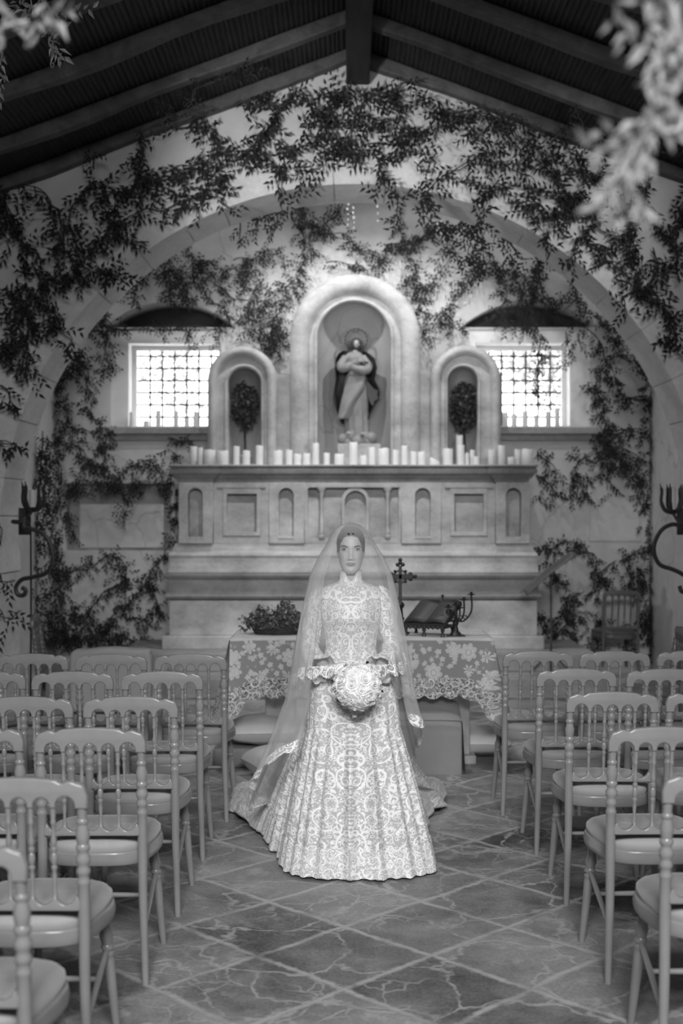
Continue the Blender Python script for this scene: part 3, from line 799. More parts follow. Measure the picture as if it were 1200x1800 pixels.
    cxh, czh, rh = X(626), Z(597), 19.5*k
    ring = MB(); ring.tube([(cxh+rh*math.cos(2*PI*i/40), .03, czh+rh*math.sin(2*PI*i/40)) for i in range(41)], .0035, 6, False); h = ring.build('halo', M['halo'], T)
    for i in range(12):
        a = PI*(-.12+1.24*i/11); c = (cxh+rh*math.cos(a), czh+rh*math.sin(a)); poly = []
        for q in range(10):
            r = .017 if q % 2 == 0 else .007; b = a+PI/2+q*PI/5; poly.append((c[0]+r*math.cos(b), c[1]+r*math.sin(b)))
        MB().prism(poly, .024, .034).build('halo_star', M['halo'], h, smooth=False)
    mb = MB(); mb.ball((X(612), -.09, Z(763)), .022, 6, 1, 1.6, .7); mb.ball((X(637), -.10, Z(764)), .022, 6, 1, 1.6, .7); mb.build('feet', M['statue_skin'], T)
statue()

# ================================================================ lace-covered table with its things
TX0, TX1, TY0, TY1, TZ = -.76, .93, 8.0, 8.62, .87
def table():
    T = thing('altar_table', 'stone altar table on two dark pedestals standing in front of the big altar', 'table', ((TX0+TX1)/2, 8.3, 0))
    cx = (TX0+TX1)/2
    MB().box(TX0-cx, TX1-cx, TY0-8.3, TY1-8.3, TZ-.07, TZ-.012).build('tabletop', M['step_stone'], T, smooth=False, bevel=.006)
    for x in (-.46, .72):
        MB().box(x-cx-.10, x-cx+.10, -.05, .22, 0.06, TZ-.07).box(x-cx-.14, x-cx+.14, -.09, .26, 0, .06).build('pedestal', M['step_stone'], T, smooth=False, bevel=.01)
    # cloth: top, four hanging sides, drooping corners
    K = thing('tablecloth', 'grey linen tablecloth with floral lace border draped over the altar table', 'tablecloth', (cx, 8.3, TZ))
    g = .012
    hx, hy = (TX1-TX0)/2+g, (TY1-TY0)/2+g
    MB().box(-hx+.004, hx-.004, -hy+.004, hy-.004, -.008, .002).build('cloth_top', M['cloth'], K, smooth=False, bevel=.004)
    def skirt(name, z0, z1, mat, off, scal=0):
        # run round the table: front from left to right, right side, back, left side; corners stand out as cones
        per = []; n = 60
        W, D = 2*hx, 2*hy
        path = []
        for i in range(n): path.append((-hx+W*i/n, -hy, 0, -1, W*i/n))
        path.append((hx, -hy, .7, -.7, W))
        for i in range(1, n//2): path.append((hx, -hy+D*i/(n//2), 1, 0, W+D*i/(n//2)))
        path.append((hx, hy, .7, .7, W+D))
        for i in range(1, n): path.append((hx-W*i/n, hy, 0, 1, W+D+W*i/n))
        path.append((-hx, hy, -.7, .7, 2*W+D))
        for i in range(1, n//2): path.append((-hx, hy-D*i/(n//2), -1, 0, 2*W+D+D*i/(n//2)))
        path.append((-hx, -hy, -.7, -.7, 2*W+2*D))
        # finer sampling
        fine = []
        for a, b in zip(path[:-1], path[1:]):
            for q in range(3): fine.append(tuple(a[m]+(b[m]-a[m])*q/3 for m in range(5)))
        fine.append(path[-1])
        mb = MB(); nv = 10; uv = []
        corners = [(-hx, -hy), (hx, -hy), (hx, hy), (-hx, hy)]
        def fn(i, j):
            x, y, nx, ny, u = fine[i]; t = j/(nv-1)
            dc = min(math.hypot(x-a, y-b) for a, b in corners); cn = math.exp(-(dc/.09)**2)
            zz = z0+(z1-z0)*t
            if scal: zz -= t*scal*abs(math.sin(PI*u/.115))
            drop = -zz; zz -= cn*.13*(drop/.37)
            out = drop*(.03+.28*cn)+.010*math.sin(u*16)*drop/.37*(1-cn)+off
            l = math.hypot(nx, ny)+1e-6
            if dc < .12:
                ang = [(x-a, y-b) for a, b in corners if math.hypot(x-a, y-b) == dc][0]
            uv.append((u, zz))
            return (x+nx/l*out, y+ny/l*out, zz)
        mb.grid(fn, len(fine), nv); return mb.build(name, mat, K, uvs=uv)
    o = skirt('cloth_skirt', 0, -.26, M['cloth'], 0); 
    skirt('lace_band', -.012, -.27, M['cloth_lace'], .004)
    skirt('scalloped_border', -.255, -.365, M['cloth_border'], .006, .028)
table()

# cross on the table
def cross():
    x, Y = (703-612)/259, 8.28; s = FPX/Y
    T = thing('standing_cross', 'dark ornate metal cross on a flared foot standing on the lace-covered table', 'cross', (x, Y, TZ+.002))
    Z = lambda y: CAMZ+(907-y)/s-TZ
    X = lambda px: (px-703)/s
    MB().lathe([(0, .065), (.012, .062), (.02, .045), (.05, .03), (.09, .022), (.10, .03), (.12, .02), (.17, .016), (.185, .027), (.2, .03), (.215, .018)], n=8).build('foot', M['iron'], T)
    mb = MB(); mb.box(-.011, .011, -.008, .008, .2, Z(995)).box(X(686), X(724), -.008, .008, Z(1018), Z(1010)).build('shaft', M['iron'], T, smooth=False, bevel=.002)
    mb = MB()
    def tre(cx, cz, dx, dz):
        for q in ((0, 0), (dz*.018-dx*.012, dx*.018-dz*.012), (-dz*.018-dx*.012, -dx*.018-dz*.012), (dx*.02, dz*.02)):
            mb.ball((cx+q[0], 0, cz+q[1]), .014, 6, 1, .6, 1)
    tre(X(703), Z(990), 0, 1); tre(X(684), Z(1014), -1, 0); tre(X(724), Z(1014), 1, 0)
    for sx in (-1, 1):
        for sz in (-1, 1):
            mb.tube([(sx*.042*math.cos(a)+0, 0, Z(1014)+sz*.042*math.sin(a)) for a in [PI*.08*q for q in range(0, 7)]], .006, 6)
            mb.ball((sx*.036, 0, Z(1014)+sz*.036), .010, 6)
    mb.build('tracery', M['iron'], T)
cross()
# book on a brass stand
def bookrest():
    x, Y = (755-612)/262, 8.2
    T = thing('book_stand', 'low dark metal book stand with short scrolled legs on the lace-covered table', 'book stand', (x, Y, TZ+.002), -.42)
    W = .15
    f = MB(); f.box(-W, W, -.12, -.105, .055, .085).box(-W, W, .08, .095, .055, .07)
    for sx in (-W, W-.012): f.box(sx, sx+.012, -.12, .09, .055, .07)
    f.build('frame', M['iron'], T, smooth=False, bevel=.002)
    for px_, py in ((-W+.02, -.11), (W-.02, -.11), (0, -.11), (-W+.02, .085), (W-.02, .085)):
        MB().lathe([(0, .016), (.01, .012), (.03, .009), (.045, .015), (.06, .012)], (px_, py, 0), 8).build('leg', M['iron'], T)
    g = MB(); 
    for i in range(9): g.ball((-W+.025+i*.032, -.122, .06), .011, 5, 1, .5, 1)
    g.build('scrollwork', M['iron'], T)
    K = thing('open_book', 'dark open book leaning back on the metal book stand', 'book', (x, Y, TZ+.075), -.42)
    mb = MB(); n = 12
    tilt = .62
    def pg(th0, th1):
        m = MB(); vs = []
        def fn(i, j):
            u = -1+2*i/(2*n); v = j/6
            lift = .018*(1-abs(u))*abs(u)*4*0+.014*math.sin(PI*abs(u))
            y = -.09+v*.20*math.cos(tilt)-(th0+lift)*math.sin(tilt)
            z = v*.20*math.sin(tilt)*1.15+(th0+lift)*math.cos(tilt)
            shear = v*.06
            return (u*.145+shear, y, z)
        m.grid(fn, 2*n+1, 7); return m
    o = pg(.0, 0).build('cover', M['book'], K); md = o.modifiers.new('s', 'SOLIDIFY'); md.thickness = .008; md.offset = -1
    o = pg(.016, 0).build('page_block', M['book'], K); md = o.modifiers.new('s', 'SOLIDIFY'); md.thickness = .016; md.offset = 0
    MB().tube([(.06, .085, .145), (.06, .085, .185)], .006, 8).ball((.06, .085, .185), .011, 5).build('clasp', M['iron'], K)
bookrest()
def candelabra():
    x, Y = (800-612)/264, 8.12
    T = thing('candelabra', 'small dark branched candelabra beside the book on the lace-covered table', 'candelabra', (x, Y, TZ+.002))
    MB().box(-.06, .06, -.05, .05, 0, .008).lathe([(0.008, .045), (.02, .035), (.035, .02), (.07, .014), (.085, .022), (.1, .012), (.14, .01), (.15, .016), (.17, .01)], n=10).build('foot', M['iron'], T)
    tips = [(-.085, .0, .135), (-.05, -.02, .19), (-.003, -.03, .205), (.055, 0, .235), (.105, .01, .27), (.03, .03, .18)]
    for (a, b, c) in tips:
        br = MB().tube(catmull([(0, 0, .11), (a*.5, b*.5, .10), (a, b, .12+(c-.12)*.3), (a, b, c)], 5), .0065, 6)
        br.tube([(a*.6+.012*math.cos(q), b*.6, .125+.012*math.sin(q)) for q in [i*.7 for i in range(10)]], 0.0045, 5)
        o = br.build('branch', M['iron'], T)
        MB().lathe([(0, .006), (.004, .024), (.010, .028), (.01, .009), (.022, .011), (.024, .007)], (a, b, c), 8).build('candle_cup', M['iron'], o)
candelabra()
def basket_plant():
    x0, x1 = px2(431, 1000, 8.3)[0], px2(548, 1000, 8.3)[0]; cx = (x0+x1)/2; Y = 8.28
    T = thing('basket_plant', 'dark handled wicker basket of small-leaved trailing plants on the left of the lace-covered table', 'plant basket', (cx, Y, TZ+.002))
    hx = (x1-x0)/2*.85
    def bas(z0, z1, r0, r1, nm):
        mb = MB(); rows = []
        for k in range(9):
            z = z0+(z1-z0)*k/8; r = r0+(r1-r0)*k/8; pts = []
            for q in range(49):
                a = 2*PI*q/48; w = 1+.03*math.cos(24*a+PI*k); pts.append((hx*r*w*math.cos(a), .12*r*w*math.sin(a), z))
            mb.tube(pts, .006, 5, False)
        return mb.build(nm, M['stem'], T)
    bas(.006, .075, .8, 1.0, 'basket')
    MB().lathe([(0.0, .5), (.004, .8), (.06, .9)], n=24, sx=hx, sy=.12).build('basket_lining', M['stem'], T)
    for sx in (-1, 1):
        MB().tube([(sx*(hx*.98+.03*math.sin(PI*k/8)), 0, .03+.085*k/8) for k in range(9)], .006, 6).build('handle', M['stem'], T)
    mb = MB(); pts = []
    for i in range(1500):
        a = random.uniform(0, 2*PI); r = math.sqrt(random.random()); x = hx*1.08*r*math.cos(a); y = .15*r*math.sin(a)
        top = .09+.15*math.sqrt(max(0, 1-r*r))*(.75+.25*math.sin(x*31)+.2*math.sin(x*83+y*40)); pts.append((x, y, random.uniform(.05, top)))
    for i in range(40): pts.append((-hx-random.uniform(0, .07), random.uniform(-.05, .05), random.uniform(.03, .13)))
    leaves_mesh(mb, pts, .026, .6, 0); mb.build('foliage', M['plant'], T, smooth=False)
basket_plant()

# ================================================================ fabric-covered kneeler, pillows
def kneeler():
    x0, x1 = .02, .735; Y0, Y1 = 7.9, 8.27; cx = (x0+x1)/2
    T = thing('kneeler_box', 'low grey linen-covered kneeling box with rounded padded top in front of the table', 'kneeler', (cx, Y0, 0))
    mb = MB(); n = 20
    prof = [(0, .0), (0, .30), (.01, .345), (.04, .375), (.10, .40), (.20, .445), (.28, .47), (.34, .46), (.37, .42), (.37, 0)]
    poly = prof
    vs = []; hw = (x1-x0)/2
    ns = 14
    def sec(u):  # rounded at both ends
        e = 1-.10*abs(u)**6
        return e
    for i in range(ns+1):
        u = -1+2*i/ns; e = sec(u)
        for (y, z) in prof: vs.append((u*hw, y, z*e if z > .28 else z))
    m = len(prof)
    fs = [(i*m+k, i*m+k+1, (i+1)*m+k+1, (i+1)*m+k) for i in range(ns) for k in range(m-1)]
    fs += [tuple(range(m)), tuple(ns*m+k for k in range(m-1, -1, -1))]
    mb.add(vs, fs); mb.build('cover', M['box'], T, bevel=.01)
    MB().tube([(-hw, -.003, .352), (0, -.004, .355), (hw, -.003, .352)], .004, 6).build('piping', M['box'], T)
    MB().grid(lambda i, j: (hw+.004+.02*math.sin(i*1.3)*(1-j/5)*.4+.016*(1-j/5), .01+.36*i/9, .33*j/5), 10, 6).build('side_flap', M['box'], T)
kneeler()
def pillow(x, y, z, sx, sy, h, rz, label, tilt=0):
    mb = MB(); nu = 24
    def fn(s):
        def f(i, j):
            u = -1+2*i/(nu-1); v = -1+2*j/(nu-1)
            b = (max(0, 1-u*u)*max(0, 1-v*v))**.38
            k = 1-.07*(1-abs(u*v)); wr = .02*math.sin(7*u+3*v)*math.sin(5*v-2*u)*b
            return (sx*u*(1-.06*(1-v*v)*0+.05*abs(v)**2), sy*v*(1+.05*abs(u)**2), h*(.5+s*.5*b+wr*s)+s*.001)
        return f
    mb.grid(fn(1), nu, nu); mb.grid(fn(-1), nu, nu)
    o = mb.build('floor_pillow', M['pillow'], None); o.location = (x, y, z); o.rotation_euler = (tilt, 0, rz)
    tag(o, label, 'pillow'); return o
pillow(-.56, 8.28, .13, .24, .2, .2, .05, 'plump pale pillow on the ground under the left end of the table')
pillow(.92, 8.52, .02, .2, .2, .19, -.1, 'plump pale pillow half hidden behind the right side of the kneeling box')
pillow(-.42, 7.75, .0, .2, .22, .22, .4, 'crumpled pale satin pillow on the floor beside the left edge of the train', 0)
o = MB().box(-.9, -.2, 8.1, 8.5, 0, .13).build('footstool', M['box'], None, smooth=False, bevel=.02); tag(o, 'low dark padded footstool under the left end of the table carrying a pillow', 'footstool')

# ================================================================ chairs
def chair_proto():
    T = thing('dining_chair', 'x', 'chair')
    wm = M['chair']
    PX, TW = .179, 0
    def ppath(z):  # rear post: foot kicks back, slight rake above the seat
        y = -.035*((.45-z)/.45)**2 if z < .45 else -.045*((z-.45)/.45)**1.3
        return y
    for sx in (-1, 1):
        prof = []
        r0 = .0165
        for z in np.linspace(0, .60, 13): prof.append((float(z), interp(z, [0, .1, .45, .6], [.0125, .014, .0175, .0175])))
        prof += [(.605, .0195), (.612, .0195), (.616, .0165), (.63, .0165), (.635, .020), (.645, .021), (.652, .017), (.66, .016), (.668, .021), (.682, .022), (.69, .017), (.70, .016), (.706, .0205), (.715, .021),
                 (.722, .0165), (.735, .019), (.755, .021), (.77, .0165), (.78, .0145), (.786, .0185), (.793, .018), (.798, .014), (.815, .0145), (.83, .0165)]
        MB().lathe(prof, (sx*PX, 0, 0), 14, lambda z: (sx*.016*max(0, (.4-z)/.4)**1.5, ppath(z))).build('back_post', wm, T)
    # front legs, splayed
    for sx in (-1, 1):
        prof = [(0, .0115), (.04, .013), (.25, .0185), (.262, .0175), (.266, .0205), (.275, .0205), (.279, .016), (.284, .016), (.288, .021), (.296, .021), (.302, .017), (.33, .022), (.35, .0175), (.37, .016), (.40, .0215), (.42, .02)]
        MB().lathe(prof, (sx*.165, .335, 0), 14, lambda z: (sx*.035*(1-z/.42), .055*(1-z/.42))).build('leg', wm, T)
    # seat frame, a rounded horseshoe
    def seat_outline(k=1.0, n=48, y0=.0):
        pts = []
        for i in range(n):
            a = 2*PI*i/n; c, s_ = math.cos(a), math.sin(a); e = 2/3.4
            x = .212*math.copysign(abs(c)**e, c); y = .205*math.copysign(abs(s_)**e, s_)
            w = 1+.07*(y/.205)
            if y < 0: w *= .97
            pts.append((x*w*k, .195+y*k))
        return pts
    mb = MB(); zs = [(.412, .965), (.416, .985), (.436, 1.0), (.450, .985), (.456, .985), (.462, .965)]
    rows = [[(x, y, z) for x, y in seat_outline(k)] for z, k in zs]
    mb.grid(lambda i, j: rows[j][i], 48, len(zs), True); mb.f += [tuple(range(47, -1, -1)), tuple((len(zs)-1)*48+i for i in range(48))]
    mb.build('seat_frame', wm, T, bevel=.003)
    mb = MB(); zz = []
    N = 48; ks = [.93, .955, .95, .90, .80, .66, .5, .33, .16]; hs = [.462, .474, .488, .500, .510, .514, .513, .510, .508]
    rows = []
    for k, h in zip(ks, hs):
        rr = []
        for (x, y) in seat_outline(k):
            d = 0
            for (bx, by) in ((-.09, .12), (.09, .12), (-.09, .27), (.09, .27)):
                d += .012*math.exp(-((x-bx)**2+(y-by)**2)/.0010)
            rr.append((x, y, h-d if h > .48 else h))
        rows.append(rr)
    mb.grid(lambda i, j: rows[j][i], N, len(ks), True); mb.v.append((0, .195, .508)); c = len(mb.v)-1; b0 = (len(ks)-1)*N
    mb.f += [(b0+i, b0+(i+1) % N, c) for i in range(N)]+[tuple(range(N-1, -1, -1))]
    cu = mb.build('cushion', M['cushion'], T)
    for (bx, by) in ((-.09, .12), (.09, .12), (-.09, .27), (.09, .27)):
        MB().ball((bx, by, .500), .008, 5, 1, 1, .5).build('button', M['cushion'], cu)
    # crest rail: wavy top, five arches below
    top = []; xs = np.linspace(-.197, .197, 61)
    def ztop(x):
        a = abs(x); z = .905+.012*math.cos(PI*x/.13) if a < .075 else .905+.012*math.cos(PI*.075/.13)
        z = .919-.62*a*a-.007*math.exp(-((a-.122)/.011)**2)+.004*math.exp(-((a-.150)/.013)**2)
        if a > .18: z -= .028*((a-.18)/.017)**2
        return z
    for x in xs: top.append((float(x), ztop(float(x))))
    bot = [(.197, .83), (.161, .83)]
    n = 5; w = (2*.161)/n; pier = .0085
    for i in range(n):
        xr = .161-i*w; xl = xr-w
        a0 = xr-(pier if i > 0 else 0); a1 = xl+(pier if i < n-1 else 0); cxx = (a0+a1)/2; rr = (a0-a1)/2
        zc = .838
        for q in range(13):
            t = PI*q/12; bot.append((cxx+rr*math.cos(t), zc+(rr*1.0)*math.sin(t)))
        if i < n-1: bot += [(a1, .832), (a1-2*pier, .832)]
    bot += [(-.161, .83), (-.197, .83)]
    o = plate('crest_rail', [top+bot], -.058, -.030, wm, T, bevel=.006, smooth=True)
    # lower rail with scallops
    b = [(-.170, .527), (.170, .527), (.170, .552)]
    for i in range(n):
        xr = .161-i*w; a0 = xr; a1 = xr-w; cxx = (a0+a1)/2
        for q in range(9):
            u = q/8; b.append((a0+(a1-a0)*u, .570-.026*math.sin(PI*u)**.8 if 0 < u < 1 else .572))
    b += [(-.170, .552)]
    plate('lower_rail', [b], -.024, -.004, wm, T, bevel=.004, smooth=True)
    for i in range(1, n):
        x = .161-i*w
        prof = [(.565, .0095), (.58, .0065), (.60, .0055), (.63, .0075), (.645, .006), (.65, .0095), (.657, .0095), (.661, .006), (.668, .009), (.68, .0105), (.692, .009), (.697, .006), (.703, .0095), (.712, .0095), (.716, .006), (.722, .009),
                (.735, .0095), (.75, .0065), (.78, .006), (.785, .0085), (.792, .0085), (.796, .0065), (.82, .0085), (.835, .009)]
        MB().lathe(prof, (x, 0, 0), 10, lambda z: (0, interp(z, [.565, .835], [-.014, -.044]))).build('spindle', wm, T)
    for sx in (-1, 1):
        MB().tube([(sx*.19, .01, .215), (sx*.180, .19, .25), (sx*.176, .350, .29)], [.008, .0105, .0085], 10).build('stretcher', wm, T)
    MB().tube([(-.18, .19, .25), (0, .19, .252), (.18, .19, .25)], [.008, .0105, .008], 10).build('stretcher', wm, T)
    return T
proto = chair_proto()
used = [False]
def chair(x, y, rz, label, group):
    if not used[0]: c = proto; used[0] = True
    else: c = copy_tree(proto)
    c.location = (x, y, 0); c.rotation_euler = (0, 0, rz); c['label'] = label; c['group'] = group
    return c
LX = {1: (-.750, 2.86), 2: (-.762, 3.56), 3: (-.733, 4.39), 4: (-.722, 5.14), 5: (-.717, 5.96), 6: (-.675, 6.72)}
RX = {1: (.932, 3.62), 2: (.938, 4.41), 3: (.946, 5.28), 4: (.938, 6.07), 5: (.872, 6.86)}
gl, gr = 'chairs left of the aisle', 'chairs right of the aisle'
# aisle-side rear post position -> chair centre
rowL = {1: 'nearest', 2: 'second', 3: 'third', 4: 'fourth', 5: 'fifth', 6: 'sixth and farthest'}
rowR = {1: 'nearest', 2: 'second', 3: 'third', 4: 'fourth', 5: 'fifth and farthest'}
colname = ['aisle', 'second', 'third', 'fourth']
for r, (x, y) in LX.items():
    ncol = {1: 1, 2: 2, 3: 2, 4: 3, 5: 3, 6: 4}[r]
    for c in range(ncol):
        jx, jy, jr = random.uniform(-.008, .008), random.uniform(-.02, .02), random.uniform(-.03, .03)
        if c == 0: jx = jy = 0
        chair(x-.184-c*.432+jx, y+jy, jr, 'painted spindle-back chair left of the aisle, %s row, %s' % (rowL[r], 'aisle seat' if c == 0 else colname[c]+' seat from aisle'), gl)
for r, (x, y) in RX.items():
    ncol = {1: 1, 2: 2, 3: 2, 4: 3, 5: 3}[r]
    for c in range(ncol):
        jx, jy, jr = random.uniform(-.008, .008), random.uniform(-.02, .02), random.uniform(-.03, .03)
        if c == 0: jx = jy = 0
        chair(x+.184+c*.432+jx, y+jy, jr, 'painted spindle-back chair right of the aisle, %s row, %s' % (rowR[r], 'aisle seat' if c == 0 else colname[c]+' seat from aisle'), gr)
# a darker chair at the apse wall on the right
def back_chair():
    Y = 12.45; x = (1090-612)*Y/FPX
    T = copy_tree(proto, 'dark spindle-back chair standing alone by the apse wall at the right'); T['group'] = 'x'; del T['group']
    T.name = 'dining_chair.040'; T.location = (x, Y, 0); T.rotation_euler = (0, 0, .1)
    for o in T.children:
        o.data = o.data.copy(); o.data.materials.clear(); o.data.materials.append(M['darkchair'])
back_chair()
for (x_, y_, rz_, lb) in ((-2.36, 9.4, -1.45, 'dark spindle-back chair turned sideways by the left sconce'), (2.22, 8.3, 1.5, 'dark spindle-back chair turned sideways at the far right edge')):
    T = copy_tree(bpy.data.objects['dining_chair.040'], lb); T.location = (x_, y_, 0); T.rotation_euler = (0, 0, rz_)
# pale upholstered armchair back behind the left rows
def armchair():
    T = thing('armchair', 'pale upholstered armchair with rounded shoulders behind the left rows of chairs', 'armchair', (-1.66, 8.6, 0)); T.scale = (.86, .95, 1)
    mb = MB(); n = 14; out = [(-.33, .3), (.33, .3)]
    pts = [(.33, .30), (.335, .60), (.33, .70), (.30, .735), (.2, .735), (.1, .745), (0, .75), (-.1, .745), (-.2, .735), (-.30, .735), (-.33, .70), (-.335, .60), (-.33, .30)]
    mb.prism(pts, -.09, .07); mb.build('backrest', M['sofa'], T, bevel=.03)
    MB().box(-.33, .33, .0, .55, .16, .42).build('seat', M['sofa'], T, smooth=True, bevel=.04)
    for sx in (-1, 1):
        MB().box(sx*.33-.06, sx*.33+.06, 0, .52, .3, .58).build('armrest', M['sofa'], T, bevel=.04)
        for y in (-.04, .48): MB().lathe([(0, .014), (.17, .024)], (sx*.27, y, 0), 10).build('leg', M['iron'], T)
armchair()
# music stand
def music_stand():
    Y = 11.35; s = FPX/Y; x = (968-612)/s
    T = thing('music_stand', 'thin metal music stand seen edge-on at the right end of the altar', 'music stand', (x, Y, .19))
    z = lambda y: CAMZ+(907-y)/s-.19
    MB().tube([(0, 0, .05), (0, 0, z(1005))], .011, 8).build('pole', M['beam'], T)
    for k in range(3):
        a = 2*PI*k/3+.4
        MB().tube([(0, 0, .22), (.22*math.cos(a), .22*math.sin(a), .01)], .008, 6).build('leg', M['beam'], T)
    mb = MB(); a = (-(968-920)/s, z(1045)); b = ((1004-968)/s, z(975))
    def fn(i, j):
        t = i/16; u = j/6; w = .25
        return (a[0]+(b[0]-a[0])*t-.022*math.sin(PI*t), -.20+.4*u, a[1]+(b[1]-a[1])*t+.02*math.sin(PI*u)*1.5)
    mb.grid(fn, 17, 7); o = mb.build('desk', M['stand'], T); md = o.modifiers.new('s', 'SOLIDIFY'); md.thickness = .006; md.offset = 0
music_stand()

# ================================================================ wrought iron sconces
def sconce(side, label):
    Y = 9.62; s = FPX/Y
    if side < 0: f = lambda x, y: ((x-612)/s, CAMZ+(907-y)/s)
    else: f = lambda x, y: ((x-612)/s, CAMZ+(907-y)/s)
    if side < 0:
        path = [(22, 917), (36, 917), (43, 908), (42, 925), (55, 930), (78, 940), (91, 965), (92, 990), (80, 1008), (55, 1015), (38, 1019), (28, 1032), (31, 1045), (42, 1046), (45, 1037), (38, 1033)]
        cup = (58, 893); cand = (58, 862, 893, 13)
    else:
        path = [(1222, 917), (1208, 912), (1198, 923), (1180, 922), (1162, 932), (1150, 955), (1150, 975), (1160, 993), (1182, 1001), (1200, 1010), (1212, 1022), (1210, 1036), (1198, 1040), (1194, 1030)]
        cup = (1181, 897); cand = (1182, 853, 891, 12)
    base = f(path[0][0], path[0][1])
    T = thing('wall_sconce', label, 'sconce', (base[0], Y, base[1]))
    q = lambda x, y: (f(x, y)[0]-base[0], 0, f(x, y)[1]-base[1])
    MB().tube(catmull([q(*p) for p in path], 6), .017, 8).build('scroll_arm', M['iron'], T)
    # wall plate and the bar running back to the pier
    a = q(*path[0]); b = q(cup[0]+(-16 if side < 0 else 16), 917)
    MB().tube([(a[0]+.0*side, 0, a[2]), (a[0], .40, a[2])], .014, 8).build('wall_bar', M['iron'], T)
    MB().box(a[0]-.05, a[0]+.05, .355, .372, a[2]-.11, a[2]+.11).build('wall_plate', M['iron'], T, smooth=False, bevel=.006)
    st = q(*( (50, 908) if side < 0 else (1190, 915)))
    c = q(*cup)
    MB().tube([st, (c[0], 0, c[2]-.01)], .012, 8).lathe([(0, .012), (.012, .05), (.02, .052), (.022, .02)], (c[0], 0, c[2]-.015), 14).build('cup', M['iron'], T)
    for k in range(5):
        an = 2*PI*k/5+.5; ca, sa = math.cos(an), math.sin(an)
        pts = [(c[0], 0, c[2]-.02), (c[0]+.055*ca, .055*sa, c[2]), (c[0]+.085*ca, .085*sa, c[2]+.07), (c[0]+.08*ca, .08*sa, c[2]+.15), (c[0]+.095*ca, .095*sa, c[2]+.21)]
        MB().tube(catmull(pts, 4), [.016]*8+[.013]*6+[.006, .004, .002], 6).build('prong', M['iron'], T)
    t = candle('pillar_candle', T.location.x+c[0], Y, T.location.z+c[2]+.006, cand[3]/2/s, (cand[2]-cand[1])/s, M['sconce_wax'])
    tag(t, 'short candle held in the %s iron wall sconce' % ('left' if side < 0 else 'right'), 'candle')
sconce(-1, 'black wrought-iron S-scroll sconce with pronged cup on the left pier of the arch')
sconce(1, 'black wrought-iron S-scroll sconce with pronged cup on the right pier of the arch')
mb = MB(); Yc = 9.7
p0 = P(54, 925, Yc); mb.tube([(p0[0], Yc, p0[2]), (p0[0]+.003, Yc, 1.0), (p0[0]-.002, Yc, .02)], .008, 6); mb.tube([(p0[0], Yc, .02), (p0[0], Yc, 0)], .06, 12)
o = mb.build('iron_rod', M['iron'], None); tag(o, 'thin dark iron rod standing upright from the floor below the left sconce', 'rod')
# hanging strings of glass beads
def beads(x, y0, y1, Y, label):
    a = P(x, y0, Y); b = P(x, y1, Y); n = max(3, int((a[2]-b[2])/.035))
    T = thing('bead_string', label, 'bead string', a)
    MB().tube([(0, 0, .06), (0, 0, b[2]-a[2])], .0012, 4).build('thread', M['iron'], T)
    for k in range(n):
        MB().ball((random.uniform(-.006, .006), 0, -(a[2]-b[2])*k/(n-1)), random.uniform(.008, .014), 5, 1, 1, 1.3).build('glass_bead', M['glass_bead'], T)
beads(611, 358, 395, 10.64, 'short string of bright glass beads under the arch crown, left one')
beads(621, 356, 400, 10.66, 'string of bright glass beads under the arch crown, longest of three')
beads(664, 362, 388, 10.66, 'faint short bead string right of the arch crown')
beads(768, 383, 402, 10.68, 'bead string among the vine leaves right of the arch crown')
beads(776, 388, 410, 10.68, 'lower bead string in the vine right of the arch crown')
beads(66, 752, 800, 12.1, 'bead string hanging in the vine column at the left of the apse')

